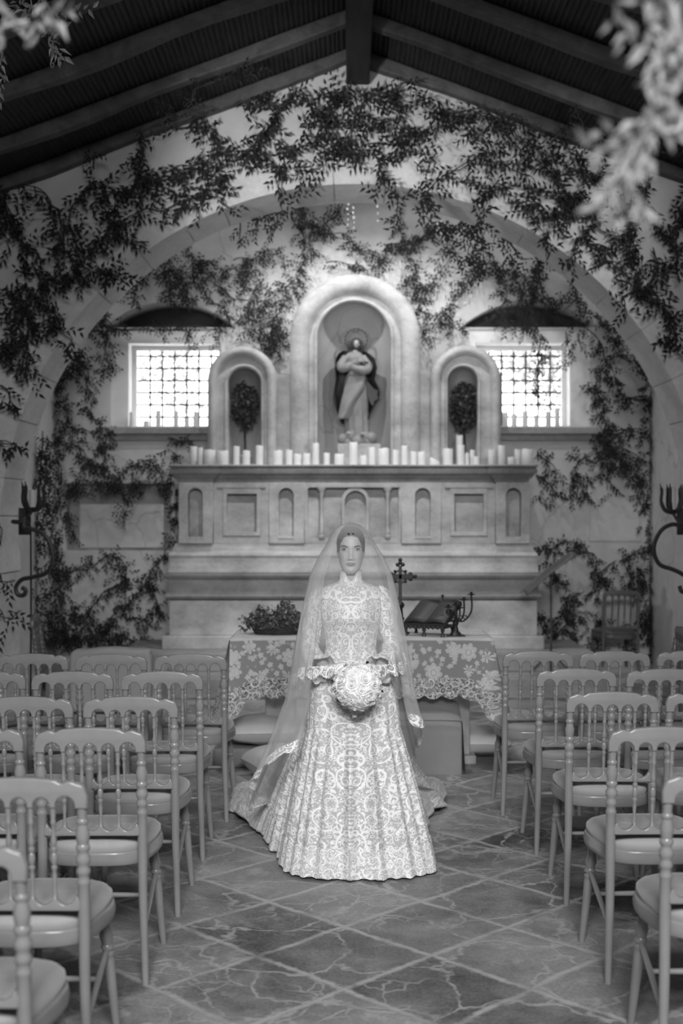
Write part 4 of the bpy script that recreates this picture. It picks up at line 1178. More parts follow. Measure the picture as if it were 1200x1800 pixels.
# ================================================================ the bride
BX, BY = .012, 5.86
def bride():
    T = thing('person', 'woman in a long-sleeved white lace gown and tulle veil standing in the aisle holding roses', 'person', (BX, BY, 0))
    # ---- head surface (front is -y); local coordinates relative to (BX,BY,0)
    HZ = [1.392, 1.398, 1.41, 1.425, 1.443, 1.465, 1.49, 1.515, 1.54, 1.562, 1.584, 1.600, 1.609, 1.614]
    HWd = [.012, .025, .0375, .0465, .0525, .0568, .0598, .0615, .0625, .061, .054, .040, .024, .006]
    HF = [.052, .066, .074, .077, .079, .080, .081, .082, .083, .080, .066, .044, .024, .006]
    HB = [-.02, -.005, .015, .035, .055, .072, .085, .093, .095, .092, .078, .054, .030, .006]
    def g(x, s): return math.exp(-(x/s)**2)
    def bump(x, z):
        b = 0
        # nose: bridge to tip
        if z < 1.520:
            t = (1.518-z)/(1.518-1.468)
            if 0 <= t <= 1: b += (.004+.0165*t**1.3)*g(x, .0075+.004*t)
            elif t > 1: b += .0205*g(x, .0115)*g(z-1.468, .0055)
        else: b += .004*g(x, .009)*g(z-1.520, .012)
        b += .007*(g(x-.0125, .006)+g(x+.0125, .006))*g(z-1.466, .006)
        b -= .0095*(g(x-.030, .014)+g(x+.030, .014))*g(z-1.511, .0105)
        b += .0045*(g(x-.030, .018)+g(x+.030, .018))*g(z-1.530, .008)
        b += .0055*(g(x-.036, .016)+g(x+.036, .016))*g(z-1.476, .016)
        b += .0085*g(x, .017)*g(z-1.4475, .0045)+.0085*g(x, .015)*g(z-1.4385, .0045)
        b -= .0035*g(x, .018)*g(z-1.4432, .0016)
        b -= .004*g(x, .02)*g(z-1.4285, .005)
        b -= .003*g(x, .0035)*g(z-1.4565, .006)
        b += .007*g(x, .014)*g(z-1.409, .010)
        return b
    def hpt(a, z, k=1.0, fb=True):
        w, f, bk = interp(z, HZ, HWd), interp(z, HZ, HF), interp(z, HZ, HB)
        s_, c_ = math.sin(a), math.cos(a)
        x = w*math.copysign(abs(s_)**.92, s_)
        cy = (bk-f)/2; dy = (bk+f)/2
        y = cy-dy*c_ if True else 0
        if fb and c_ > 0: y -= bump(x, z)*min(1, c_*1.8)
        if k != 1: 
            x *= k; y = cy+(y-cy)*k
        return (x, y, z)
    nz, na = 150, 160
    mbh = MB()
    # denser z sampling
    mbh.grid(lambda i, j: hpt(2*PI*i/na, 1.392+(1.614-1.392)*j/(nz-1)), na, nz, True)
    mbh.f += [tuple(range(na-1, -1, -1)), tuple((nz-1)*na+i for i in range(na))]
    # ears
    for sx in (-1, 1): mbh.ball((sx*.0615, .012, 1.495), .019, 8, .35, .8, 1.5)
    # ---- rest of the body from a skinned skeleton
    V = [(0, .02, .93), (0, .015, 1.05), (0, .01, 1.18), (0, .012, 1.28), (0, .018, 1.335), (0, .012, 1.40), (0, 0, 1.45)]
    Rr = [(.15, .10), (.115, .085), (.135, .095), (.125, .085), (.062, .055), (.046, .046), (.045, .045)]
    E = [(0, 1), (1, 2), (2, 3), (3, 4), (4, 5), (5, 6)]
    def addv(p, r, par):
        V.append(p); Rr.append((r, r) if not isinstance(r, tuple) else r); E.append((par, len(V)-1)); return len(V)-1
    for sx in (-1, 1):
        a = addv((sx*.085, .02, .86), .085, 0); a = addv((sx*.09, .0, .48), .055, a); a = addv((sx*.09, .01, .40), .05, a); a = addv((sx*.09, .02, .10), .032, a); addv((sx*.10, -.10, .04), .03, a)
        a = addv((sx*.125, .018, 1.300), .045, 3); a = addv((sx*.150, .015, 1.26), .041, a)
        a = addv((sx*.178, .02, 1.15), .036, a); a = addv((sx*.190, .01, 1.055), .032, a)
        a = addv((sx*.160, -.08, 1.0), .030, a); a = addv((sx*.105+.012, -.185, .935), .021, a)
        w_ = addv((sx*.075+.022, -.225, .912), (.024, .017), a)
        # palm and five separate fingers closing round the bouquet handle at (.03, -.25, .88)
        hx = sx*.045+.028
        pm = addv((hx, -.245, .893), (.026, .015), w_)
        for q, (ln, dz) in enumerate(((.030, .018), (.034, .006), (.032, -.006), (.026, -.018))):
            k1 = (hx-sx*.016, -.262+.002*q, .893+dz*1.15)
            i1 = addv(k1, .0088, pm)
            i2 = addv((k1[0]-sx*ln*.75, k1[1]-.010, k1[2]-.006), .0078, i1)
            i3 = addv((k1[0]-sx*ln*1.25, k1[1]+.008, k1[2]-.010), .0070, i2)
        t1 = addv((hx-sx*.002, -.236, .918), .0095, w_); addv((hx-sx*.026, -.246, .922), .0082, t1)
    me = bpy.data.meshes.new('sk'); me.from_pydata(V, E, []); o = bpy.data.objects.new('sk', me); C.objects.link(o)
    o.modifiers.new('s', 'SKIN'); 
    for i, d in enumerate(me.skin_vertices[0].data): d.radius = Rr[i]; d.use_root = (i == 0)
    s2 = o.modifiers.new('u', 'SUBSURF'); s2.levels = 2
    dg = bpy.context.evaluated_depsgraph_get(); dg.update()
    bm = bmesh.new(); bm.from_mesh(o.evaluated_get(dg).to_mesh())
    bpy.data.objects.remove(o)
    mh = bpy.data.meshes.new('h'); mh.from_pydata(mbh.v, [], mbh.f)
    b2 = bmesh.new(); b2.from_mesh(mh); bmesh.ops.recalc_face_normals(b2, faces=b2.faces); b2.to_mesh(mh); b2.free()
    bmesh.ops.recalc_face_normals(bm, faces=bm.faces)
    bm.from_mesh(mh); me = bpy.data.meshes.new('body'); bm.to_mesh(me); bm.free()
    o = bpy.data.objects.new('tmpb', me); C.objects.link(o)
    r = o.modifiers.new('r', 'REMESH'); r.mode = 'VOXEL'; r.voxel_size = .0036; r.use_smooth_shade = True
    sm = o.modifiers.new('m', 'SMOOTH'); sm.factor = .5; sm.iterations = 2
    dg.update(); m3 = bpy.data.meshes.new_from_object(o.evaluated_get(bpy.context.evaluated_depsgraph_get()))
    bpy.data.objects.remove(o); m3.materials.clear(); m3.name = 'body'
    ob = link('body', m3, M['skin'], T, True, fixn=False)
    # ---- face details
    fr = lambda x, z: hpt(math.asin(max(-1, min(1, abs(x)/interp(z, HZ, HWd)))**(1/.92))*(1 if x > 0 else -1), z)[1]
    for sx in (-1, 1):
        ex, ez = sx*.0302, 1.5105
        ey = fr(ex, ez)
        # eyeball with iris
        m = MB(); n = 16
        y0 = ey-.0016
        m.grid(lambda i, j: (ex+.0135*math.cos(2*PI*i/n)*(j/5), y0-.0022*(1-(j/5)**2)+.003*abs(math.cos(2*PI*i/n)*(j/5))**2, ez+(.0052 if math.sin(2*PI*i/n) > 0 else .0044)*math.sin(2*PI*i/n)*(j/5)), n, 6, True)
        eye = m.build('eye', M['eye'], T)
        MB().lathe([(0, .0056), (.001, .0052), (.0014, .002)], (0, 0, 0), 16).build('iris', M['iris'], eye).matrix_local = Matrix.Translation((ex-.001, y0-.0018, ez+.0006)) @ Matrix.Rotation(PI/2, 4, 'X')
        # upper lid with lashes, brow
        lid = catmull([(ex-.0135, y0+.0015, ez+.0002), (ex-.007, y0-.0026, ez+.0046), (ex, y0-.0036, ez+.0058), (ex+.007, y0-.0026, ez+.0046), (ex+.0135, y0+.0015, ez+.0004)], 5)
        MB().tube(lid, .0024, 6).build('eyelid', M['brow'], T)
        low = catmull([(ex-.0125, y0+.001, ez-.0012), (ex, y0-.0022, ez-.0050), (ex+.0125, y0+.001, ez-.0008)], 5)
        MB().tube(low, .0011, 6).build('eyelid', M['brow'], T)
        bp = [(sx*.0155, 1.5225), (sx*.024, 1.5265), (sx*.034, 1.5290), (sx*.042, 1.5275), (sx*.0495, 1.5225)]
        MB().tube(catmull([(x, fr(x, z)-.0008, z) for x, z in bp], 5), [.0027]*5+[.0031]*5+[.0027]*5+[.0018]*5+[.0008], 6).build('eyebrow', M['brow'], T)
    # lips
    m = MB(); nu, nv = 25, 9
    def lip(i, j):
        u = -1+2*i/(nu-1); v = -1+2*j/(nv-1); x = .0250*u
        h = (1-abs(u)**2.2)
        zt = 1.4432+.0072*h*(1-.16*g(u, .13)); zb_ = 1.4432-.0085*h
        z = 1.4432+(zt-1.4432)*v if v > 0 else 1.4432+(1.4432-zb_)*v
        y = fr(x, z)-.0007-.0014*h*(math.sin(PI*abs(v))**.8)
        return (x, y, z)
    m.grid(lip, nu, nv); m.build('lips', M['lip'], T)
    # ---- hair: centre-parted, drawn back to a low knot
    m = MB(); na2, nz2 = 72, 40
    def hr(i, j):
        z = 1.47+(1.622-1.47)*j/(nz2-1); a = 2*PI*i/na2
        zz = min(z, 1.6135); x, y, _ = hpt(a, zz, 1.0, False)
        t = (z-1.47)/.168
        k = 1.045
        if z > 1.59: k = 1.08
        cy = .005
        x *= k; y = cy+(y-cy)*k
        dz = .006*smoothstep(1.57, 1.62, z)-.004*g(x, .004)
        return (x, y, min(z, 1.614)+dz)
    m.grid(hr, na2, nz2, True)
    keep = []
    for f in m.f:
        c = [sum(m.v[q][k] for q in f)/4 for k in range(3)]
        line = interp(abs(c[0]), [0, .02, .038, .051, .058, .07], [1.576, 1.575, 1.566, 1.54, 1.50, 1.48])
        if c[1] < .0 and c[2] < line: continue
        if c[1] < .02 and abs(c[0]) > .05 and c[2] < 1.50: continue
        keep.append(f)
    m.f = keep+[tuple((nz2-1)*na2+i for i in range(na2))]
    o = m.build('hair', M['hair'], T); md = o.modifiers.new('s', 'SOLIDIFY'); md.thickness = .006; md.offset = 0
    MB().ball((0, .115, 1.50), .042, 10, 1.1, .8, .9).build('hair_knot', M['hair'], T)

    # ---- gown bodice
    zs = [.90, .97, 1.03, 1.08, 1.13, 1.18, 1.22, 1.26, 1.295, 1.318, 1.334, 1.346, 1.36, 1.39, 1.405]
    hw = [.165, .138, .122, .124, .134, .146, .152, .154, .156, .150, .125, .080, .056, .052, .054]
    fd = [.120, .100, .090, .096, .112, .134, .136, .122, .104, .092, .080, .070, .060, .056, .058]
    bd = [.125, .105, .095, .095, .098, .102, .104, .105, .100, .092, .080, .070, .058, .052, .052]
    # shoulder fall: rings tilt so that the neckline is higher than the shoulder points
    nu, nv = 96, 70
    m = MB(); uv = []
    def bod(i, j):
        z = .90+(1.405-.90)*j/(nv-1); a = 2*PI*i/nu; s_, c_ = math.sin(a), math.cos(a)
        w = interp(z, zs, hw); f = interp(z, zs, fd); b = interp(z, zs, bd)
        x = w*math.copysign(abs(s_)**.9, s_); y = -f*c_ if c_ > 0 else -b*c_
        y += .012
        if 1.12 < z < 1.26 and c_ > 0: y -= .012*(g(x-.058, .035)+g(x+.058, .035))*g(z-1.19, .04)
        zz = z
        if z > 1.385:   # scalloped stand collar open in a V at the throat
            zz += .007*abs(math.sin(5*a+PI/2))*(z-1.385)/.02-.040*g(x, .018)*(c_ > 0)*(z-1.385)/.02
        if z > 1.34 and c_ > 0: zz -= .030*g(x, .016)*smoothstep(1.345, 1.40, z)
        uv.append((math.atan2(s_, c_)*.14, z)); return (x, y, zz)
    m.grid(bod, nu, nv, True)
    # duplicate seam: lace is mirrored, so the wrap at the back is invisible
    m.build('bodice', M['lace'], T, uvs=uv)

    # ---- sleeves
    for sx in (-1, 1):
        path = catmull([(sx*.118, .020, 1.292), (sx*.146, .018, 1.275), (sx*.170, .02, 1.20), (sx*.186, .018, 1.12), (sx*.196, .005, 1.055), (sx*.186, -.050, 1.010), (sx*.160, -.110, .975), (sx*.138, -.150, .955)], 8)
        n = len(path); rad = [interp(i/(n-1), [0, .14, .30, .52, .7, .86, 1], [.046, .052, .050, .045, .045, .054, .070]) for i in range(n)]
        m = MB(); nn = 40; uv = []; up = Vector((0, 1, .1)).normalized(); L = 0
        for i, p in enumerate(path):
            t = (path[min(i+1, n-1)]-path[max(i-1, 0)]).normalized(); a = t.cross(up).normalized(); b = t.cross(a)
            if i: L += (p-path[i-1]).length
            for k in range(nn):
                an = 2*PI*k/nn; r = rad[i]*(1+.05*math.sin(3*an+i*.5)+(.10*math.sin(6*an+1) if i > n-10 else 0)*((i-(n-10))/10 if i > n-10 else 0))
                ext = .012*abs(math.sin(5*an)) if i == n-1 else 0
                m.v.append(tuple(p+(a*math.cos(an)+b*math.sin(an))*r+t*ext)); uv.append((abs(an-PI)*.05, -L))
        m.f = [(i*nn+k, i*nn+(k+1) % nn, (i+1)*nn+(k+1) % nn, (i+1)*nn+k) for i in range(n-1) for k in range(nn)]
        m.build('sleeve', M['lace'], T, uvs=uv)

    # ---- skirt with train
    hem = [(0, -.285), (.13, -.28), (.26, -.25), (.385, -.165), (.395, -.02), (.385, .25), (.40, .55), (.44, .88), (.525, 1.05), (.545, 1.35), (.40, 1.62), (0, 1.75), (-.35, 1.70), (-.62, 1.50), (-.69, 1.08), (-.575, .76), (-.475, .52), (-.40, .25), (-.345, .08), (-.33, -.06), (-.27, -.20), (-.14, -.265), (0, -.285)]
    hp = catmull([(x, y, 0) for x, y in hem], 14)
    cl = [0]
    for a, b in zip(hp[:-1], hp[1:]): cl.append(cl[-1]+(b-a).length)
    NU = 560; NV = 84
    ring = []
    for i in range(NU):
        s_ = cl[-1]*i/NU; k = min(len(hp)-2, int(np.searchsorted(cl, s_, side='right'))-1); f = (s_-cl[k])/max(1e-6, cl[k+1]-cl[k]); ring.append(hp[k].lerp(hp[k+1], f))
    ang = [math.atan2(p.x, -p.y) for p in ring]
    zw = 1.00
    ws = []
    for i, p in enumerate(ring):
        # waist ring angle follows arc length so that pleats run down evenly
        aa = ang[i]; ws.append(aa)
    m = MB(); uv = []
    half = cl[-1]/2
    # arc length coordinate from the front centre, signed
    def sk(i, j):
        t = j/(NV-1); p = ring[i]; a = ws[i]; s_ = cl[-1]*i/NU; ss = s_ if s_ < half else s_-cl[-1]
        x0, y0 = .122*math.sin(a), -.093*math.cos(a)+.012
        R = math.hypot(p.x, p.y); far = smoothstep(.5, 1.1, R)
        z = zw*(1-t)
        g1 = (t**.86)*(1-far)+far*t**1.08
        # hips
        hip = .028*(1-.7*far)*math.sin(PI*min(1, t/.35))**1 if t < .35 else 0
        x = x0+(p.x-x0)*g1; y = y0+(p.y-y0)*g1
        n = Vector((math.sin(a), -math.cos(a), 0))
        x += n.x*hip; y += n.y*hip
        # pleats
        am = .019*smoothstep(.10, .7, t)*(1-far*.35)*(1-.35*smoothstep(.8, 1, t))
        fold = (math.sin(ss*2*PI/.135+2.0*math.sin(ss*4.3+1))*(.7+.45*math.sin(ss*9+1))+.4*math.sin(ss*2*PI/.071+2))*(1-far)+far*1.6*math.sin(ss*2*PI/.23+1.9*math.sin(ss*3.1))
        tn = (ring[(i+1) % NU]-ring[i-1]).normalized(); nn = Vector((tn.y, -tn.x, 0))
        if nn.dot(Vector((p.x, p.y, 0))) < 0: nn = -nn
        x += nn.x*am*fold; y += nn.y*am*fold
        z = max(z, 0)
        if far > 0:    # the train lies in soft heaps near its edge
            z = z*(1-far*.35*t)+.035*far*smoothstep(.7, .9, t)*(1+math.sin(ss*17))*(1-smoothstep(.96, 1, t)*.6)
        z += .012+0
        scale = .30+.70*g1
        uv.append((ss*(.14+.86*g1), -math.hypot(z-1, math.hypot(x-x0, y-y0))))
        return (x, y, z)
    m.grid(sk, NU, NV, True)
    o = m.build('skirt', M['lace'], T, uvs=uv)
    md = o.modifiers.new('s', 'SOLIDIFY'); md.thickness = .002
    # band of denser lace along the hem
    m2 = MB(); uv2 = []; j0 = 72
    vs = m.v
    for j in range(j0, NV):
        for i in range(NU):
            x, y, z = vs[j*NU+i]; p = ring[i]; r = math.hypot(p.x, p.y); m2.v.append((x+p.x/r*.004, y+p.y/r*.004, z+.002-(.010*abs(math.sin(cl[-1]*i/NU*PI/.06)) if j == NV-1 else 0)*(1 if r < .5 else 0)+(.006 if j == NV-1 else 0)))
            s_ = cl[-1]*i/NU; uv2.append((s_, z))
    m2.f = [(j*NU+i, j*NU+(i+1) % NU, (j+1)*NU+(i+1) % NU, (j+1)*NU+i) for j in range(NV-j0-1) for i in range(NU)]
    m2.build('hem_lace', M['lace_hem'], T, uvs=uv2)

    # ---- veil: a front layer over the face and a longer back layer
    def rad(z): return interp(z, [.0, .3, .6, .8, 1.04, 1.2, 1.39, 1.473, 1.53, 1.555, 1.58, 1.608, 1.622, 1.632, 1.640], [.50, .44, .345, .292, .252, .226, .185, .145, .114, .103, .091, .070, .052, .032, .002])
    def layer(name, a0, a1, hemz, mat, off, seed, na=220, nv=70, fa=.05):
        m = MB(); uv = []; edge = []
        def fn(i, j):
            u = i/(na-1); a = a0+(a1-a0)*u; t = j/(nv-1)
            hz = hemz(a); z = 1.640-(1.640-hz)*(t**1.25)
            r = rad(z)+off*smoothstep(1.64, 1.5, z)*0+off*min(1, (1.645-z)*6)
            k = smoothstep(1.60, 1.2, 1.60+1.2-z) if False else min(1, max(0, (1.62-z)/.5))
            fold = fa*(.8*math.sin(a*7+seed)+.6*math.sin(a*13+seed*2+z*1.5)+.35*math.sin(a*23+seed))*k
            r *= 1+fold
            fx = math.sin(a); fy = -math.cos(a)
            front = max(0, math.cos(a)); back = max(0, -math.cos(a))
            ry = r*(1.0-.18*front*smoothstep(1.3, 1.55, z)*0+.05*front)
            if front > 0 and z > 1.38: ry = max(ry, .100*min(1, (1.64-z)/.108)*front)
            if front > 0 and z < 1.36: ry = max(ry, interp(z, [.9, 1.05, 1.2, 1.36], [.30, .27, .20, .14]))
            tx = 0
            if back > 0: ry = r*(1+.55*back*smoothstep(.3, 1.0, 1.3-z))
            if z < .8 and fx < 0: tx = -.10*(.8-z)*(-fx)
            p = (r*fx+tx, ry*fy+.02, z); uv.append((a*.28, z))
            return p
        m.grid(fn, na, nv)
        o = m.build(name, mat, T, uvs=uv)
        # lace edging sewn on the hem
        rows = 7; m3 = MB(); uv3 = []; acc = 0
        base = m.v[(nv-1)*na:(nv)*na]; prev = m.v[(nv-3)*na:(nv-2)*na]
        for q in range(rows):
            f = q/(rows-1)
            for i in range(na):
                b = Vector(base[i]); c = Vector(prev[i]); d = (b-c).normalized()
                if i and q == 0: acc += (b-Vector(base[i-1])).length
                sc = .012+.030*abs(math.sin(i/(na-1)*abs(a1-a0)*12.5))
                out = Vector((b.x, b.y, 0)).normalized()*.003
                p = b+d*(-.030+(.030+sc*.75)*f)+out
                if p.z < .02: p.z = .02
                m3.v.append(tuple(p)); uv3.append((i/(na-1)*abs(a1-a0)*.30, f*.05))
        m3.f = [(j*na+i, j*na+i+1, (j+1)*na+i+1, (j+1)*na+i) for j in range(rows-1) for i in range(na-1)]
        m3.build('lace_trim', M['trim_lace'], o, uvs=uv3)
        return o
    rd = math.radians
    layer('blusher', rd(-118), rd(112), lambda a: interp(math.degrees(a), [-118, -90, -60, -25, 0, 30, 60, 90, 112], [.80, .88, .93, .955, .965, .955, .955, .985, .98]), M['tulle'], .0, 1.3)
    layer('veil', rd(62), rd(322), lambda a: interp(math.degrees(a), [62, 75, 90, 120, 150, 180, 210, 240, 262, 280, 300, 322], [.72, .69, .67, .52, .32, .20, .16, .22, .34, .44, .56, .64]), M['tulle_back'], .012, 4.1)
    return T
bride()

# ---- bouquet
def bouquet():
    cx, cy, cz = .042, 5.545, .900; RB = .108
    T = thing('rose_bouquet', 'tight round bouquet of cream white roses held in both hands', 'bouquet', (cx, cy, cz))
    def rose_mesh():
        mb = MB(); rng = random.Random(5)
        # petals wrapped in a spiral round a bud
        k = 0
        for ring_, (n, r, h, w, open_) in enumerate(((2, .0035, .004, .008, .05), (3, .0075, .003, .012, .15), (4, .0125, .001, .016, .30), (5, .0185, -.002, .021, .50), (6, .0255, -.007, .026, .75))):
            for q in range(n):
                a0 = 2*PI*q/n+ring_*1.1+rng.uniform(-.2, .2); nu, nv = 9, 6
                span = 2*PI/n*.72
                def fn(i, j):
                    u = -1+2*i/(nu-1); v = j/(nv-1)
                    a = a0+span*u
                    rr = r*(.45+.55*v**.7)+open_*.010*max(0, v-.6)**1.3*4*(1-.3*u*u)+.0009*rng.random()*0
                    z = -.018+(.018+h)*v**.8-.003*u*u*v*(1+ring_*.4)-(open_*.006*(v-.75)/.25 if v > .75 else 0)
                    rr *= 1+.05*u
                    return (rr*math.cos(a), rr*math.sin(a), z)
                mb.grid(fn, nu, nv)
        mb.ball((0, 0, -.006), .005, 6, 1, 1, 1.4)
        me = bpy.data.meshes.new('rose'); me.from_pydata(mb.v, [], mb.f); return link('rose', me, M['rose'], T, fixn=False)
    r0 = rose_mesh(); first = True
    n = 34
    for i in range(n):
        u = 1-1.35*(i+.5)/n; a = i*2.39996
        rr = math.sqrt(1-u*u)
        d = Vector((rr*math.cos(a), -u, rr*math.sin(a)*1.0+0)).normalized()
        if d.y > .42: continue
        o = r0 if first else r0.copy()
        if not first: C.objects.link(o); o.parent = T
        first = False
        q = d.to_track_quat('Z', 'Y')
        rt = q.to_matrix().to_4x4() @ Matrix.Rotation(random.uniform(0, 6), 4, 'Z') @ Matrix.Scale(random.uniform(1.28, 1.5), 4)
        o.matrix_local = Matrix.Translation(d*RB*random.uniform(.97, 1.05)) @ rt
    MB().ball((0, 0, 0), RB*.86, 12).build('foam_core', M['rose'], T)
    MB().tube([(0, .06, 0), (-.012, .055, -.06), (-.014, .05, -.15)], [.016, .013, .011], 12).build('wrapped_handle', M['pillow'], T)
    mb = MB(); pts = []
    for i in range(60):
        a = random.uniform(0, 2*PI); d = Vector((math.cos(a), .35+random.uniform(-.1, .2), math.sin(a))); pts.append(tuple(d.normalized()*RB*.98))
    leaves_mesh(mb, pts, .026, .5, 0); mb.build('greenery', M['leaf'], T, smooth=False)
bouquet()

# ================================================================ climbing vines
def vine_leaves(paths, Y, standoff, size, dens, rng, drop=.5, light=False):
    """paths: list of (points in world, width m). returns leaf mesh and stem mesh"""
    fol = MB(); st = MB(); V = []; F = []
    for pts, wid, dn in paths:
        cp = catmull(pts, 5) if len(pts) > 2 else [Vector(pts[0]).lerp(Vector(pts[1]), k/5) for k in range(6)]
        L = sum((cp[i+1]-cp[i]).length for i in range(len(cp)-1))
        # wandering stems
        for q in range(2):
            ph = rng.uniform(0, 6)
            sp = [p+Vector((math.sin(i*.9+ph)*wid*.18, -abs(math.sin(i*.5+ph))*standoff*.5, math.cos(i*.8+ph)*wid*.18)) for i, p in enumerate(cp)]
            st.tube(sp, [.0045*(1-.6*i/len(sp))+.0012 for i in range(len(sp))], 5)
        n = int(L*wid*dens*dn)+6
        cum = [0]
        for i in range(len(cp)-1): cum.append(cum[-1]+(cp[i+1]-cp[i]).length)
        k = 0
        while k < n:
            # small sprigs of leaves on a side twig
            s = rng.random()*L; i = max(0, min(len(cp)-2, int(np.searchsorted(cum, s))-1)); f = (s-cum[i])/max(1e-6, cum[i+1]-cum[i])
            p = cp[i].lerp(cp[i+1], f); tn = (cp[i+1]-cp[i]).normalized()
            off = rng.gauss(0, .29)*wid; ang = rng.uniform(0, 2*PI)
            o = p+Vector((math.cos(ang)*off, -abs(rng.gauss(0, .5))*standoff, math.sin(ang)*off))
            tw = Vector((rng.uniform(-1, 1), rng.uniform(-.4, .1), rng.uniform(-1.2, .5))).normalized()
            m = rng.randint(4, 7)
            for q in range(m):
                b = o+tw*size*.42*q
                sg = 1 if q % 2 else -1
                side = tw.cross(Vector((rng.uniform(-.3, .3), -1, rng.uniform(-.3, .3)))).normalized()
                d = (tw*.75+side*sg*rng.uniform(.5, 1.0)+Vector((0, rng.uniform(-.5, .3), -drop*rng.random()))).normalized()
                Ls = size*rng.uniform(.7, 1.2); W = Ls*rng.uniform(.32, .44)
                sd = d.cross(Vector((rng.uniform(-.6, .6), -1, rng.uniform(-.6, .6)))).normalized()
                up = sd.cross(d)
                m1 = b+d*Ls*.38; t = b+d*Ls-Vector((0, 0, Ls*.08)); n0 = len(V)
                V.extend([tuple(b), tuple(m1+sd*W*.5+up*W*.2), tuple(m1), tuple(m1-sd*W*.5+up*W*.2), tuple(t)])
                F.extend([(n0, n0+1, n0+2), (n0, n0+2, n0+3), (n0+1, n0+4, n0+2), (n0+2, n0+4, n0+3)])
            k += m
    fol.v = V; fol.f = F
    return fol, st
def vine(label, Y, polys, standoff=.14, size=.062, dens=1180, mat=None, smat=None, drop=.5, fore=0):
    if Y > 10.5: size, dens = .050, 1750
    rng = random.Random(hash(label) & 0 or sum(ord(ch)*(i+1) for i, ch in enumerate(label)))
    paths = []
    for poly in polys:
        wpx, dn, pts = poly[0], poly[1], poly[2:]
        s = FPX/Y
        paths.append(([Vector(P(x, y, Y-.03)) for x, y in pts], wpx/s, dn))
    org = paths[0][0][0].copy()
    ylo, yhi = (-9, YW-.03) if Y < YW else (YB+.03, YA-.015)
    xl, xh = (AX-HW+.02, AX+HW-.02) if Y < YW else (AX-AW+.015, AX+AW-.015)
    paths = [([p-org for p in a], b, c) for a, b, c in paths]
    fol, st = vine_leaves(paths, Y, standoff, size, dens, rng, drop)
    for mb in (st, fol):
        mb.v = [(min(max(a, xl-org.x), xh-org.x), min(max(b, ylo-org.y), yhi-org.y), min(c, APEX-.15-SL*abs(a+org.x-AX)-org.z) if 9.7 < Y < YW else c) for a, b, c in mb.v]
    T = thing('climbing_vine', label, 'vine', tuple(org), 0, 'climbing vines')
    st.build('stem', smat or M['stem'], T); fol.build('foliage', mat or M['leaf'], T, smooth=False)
    return T
F_ = YW-.04; B_ = YA-.03
vine('dense dark vine spray on the gable just left of the ridge beam', F_, [
 (34,1.1,(515,155),(504,180),(479,213),(464,243),(438,268),(405,283),(376,261),(361,224),(354,205)),
 (22,.9,(473,169),(479,206)), (22,1,(416,184),(442,188),(464,190),(492,196))])
vine('dark vine mass on the gable right under the end of the ridge beam', F_, [
 (30,.9,(530,170),(560,205),(600,250),(640,280)), (30,.9,(603,158),(572,215),(540,268)), (30,.9,(640,168),(622,220),(600,282)),
 (30,.8,(556,164),(600,176),(640,172)), (30,.8,(530,235),(580,262),(640,262)), (22,.7,(560,280),(566,300))])
vine('thin vine tail hanging from the gable across the arch ring left of its crown', F_, [
 (24,1,(490,250),(501,268),(515,285),(523,301),(530,325),(525,356)), (16,.9,(480,290),(490,316),(493,353)), (24,.7,(440,262),(470,285),(500,300))])
vine('dark vine trailing down the upper left slope of the gable', F_, [
 (28,1.1,(250,235),(248,287),(255,316),(273,345)), (24,1,(273,345),(288,316),(310,294),(339,301),(350,275),(360,262)), (20,.8,(300,235),(330,225),(354,212)),
 (20,1,(247,300),(245,335),(250,362)), (16,.7,(310,300),(320,320),(326,336)),(26,.8,(339,301),(370,310),(400,295))])
vine('leafy vine running level just above the left haunch of the arch', F_, [
 (24,1.1,(200,397),(237,378),(273,371),(321,360),(358,342),(383,345),(405,375)), (18,.8,(358,342),(380,320),(400,312)), (16,.9,(340,360),(350,385))])
vine('vine branch fanning from the left haunch up towards the eaves', F_, [
 (26,1,(247,317),(225,340),(200,377),(187,343),(160,330),(140,353),(123,387),(117,417),(110,457),(97,487)), (20,.8,(200,393),(187,415),(180,430)),(22,.8,(187,343),(210,338),(240,345))])
vine('vine branch along the upper edge of the left gable wall', F_, [
 (28,1.1,(60,325),(83,353),(97,380),(113,410),(118,440)), (22,1,(30,325),(60,327))])
vine('dark vine hanging at the far left edge of the wall', F_, [
 (34,1.3,(12,330),(12,370),(30,400),(37,412),(57,440),(70,470),(72,500)), (40,1.2,(0,330),(2,400),(20,410)), (14,.6,(18,425),(14,450))])
vine('vine spreading level from the left wall towards the arch haunch', F_, [
 (34,1.3,(33,553),(60,527),(87,497),(133,487),(173,473),(213,483)), (26,1.1,(150,457),(180,423),(213,417),(260,433)), (24,1,(150,457),(130,475),(110,495)),(20,.9,(173,473),(190,490),(225,484)),(22,1,(0,513),(20,520),(33,553)),(16,.8,(30,500),(60,510))])
vine('dense vine cluster on the lower left wall beside the arch ring', F_, [
 (34,1.2,(50,540),(33,565),(20,593),(10,640)), (26,1.1,(47,600),(60,580),(80,567),(110,567),(123,600),(120,627)), (40,1.2,(0,617),(27,620),(50,633),(53,667)), (36,1.1,(7,683),(20,717)), (26,1,(95,540),(110,567)),(30,1,(60,560),(40,600),(30,630))])
vine('small vine sprig crossing the left arch ring low down', F_, [(14,.9,(0,777),(20,780),(37,793)), (14,.8,(30,780),(42,800)), (12,.6,(0,920),(6,950)), (18,.7,(0,1010),(14,1025),(30,1018)), (24,.6,(0,1075),(20,1090),(40,1070))])
vine('thick vine mass on the gable just right of the ridge beam', F_, [
 (36,1,(640,172),(680,172),(712,150),(733,177),(770,200)), (34,1,(640,225),(690,220),(740,238),(780,212)), (30,.9,(640,262),(700,258),(750,280)), (30,.8,(690,180),(700,220),(690,260)),(20,.7,(668,285),(668,313)),(20,.6,(730,290),(745,310))])
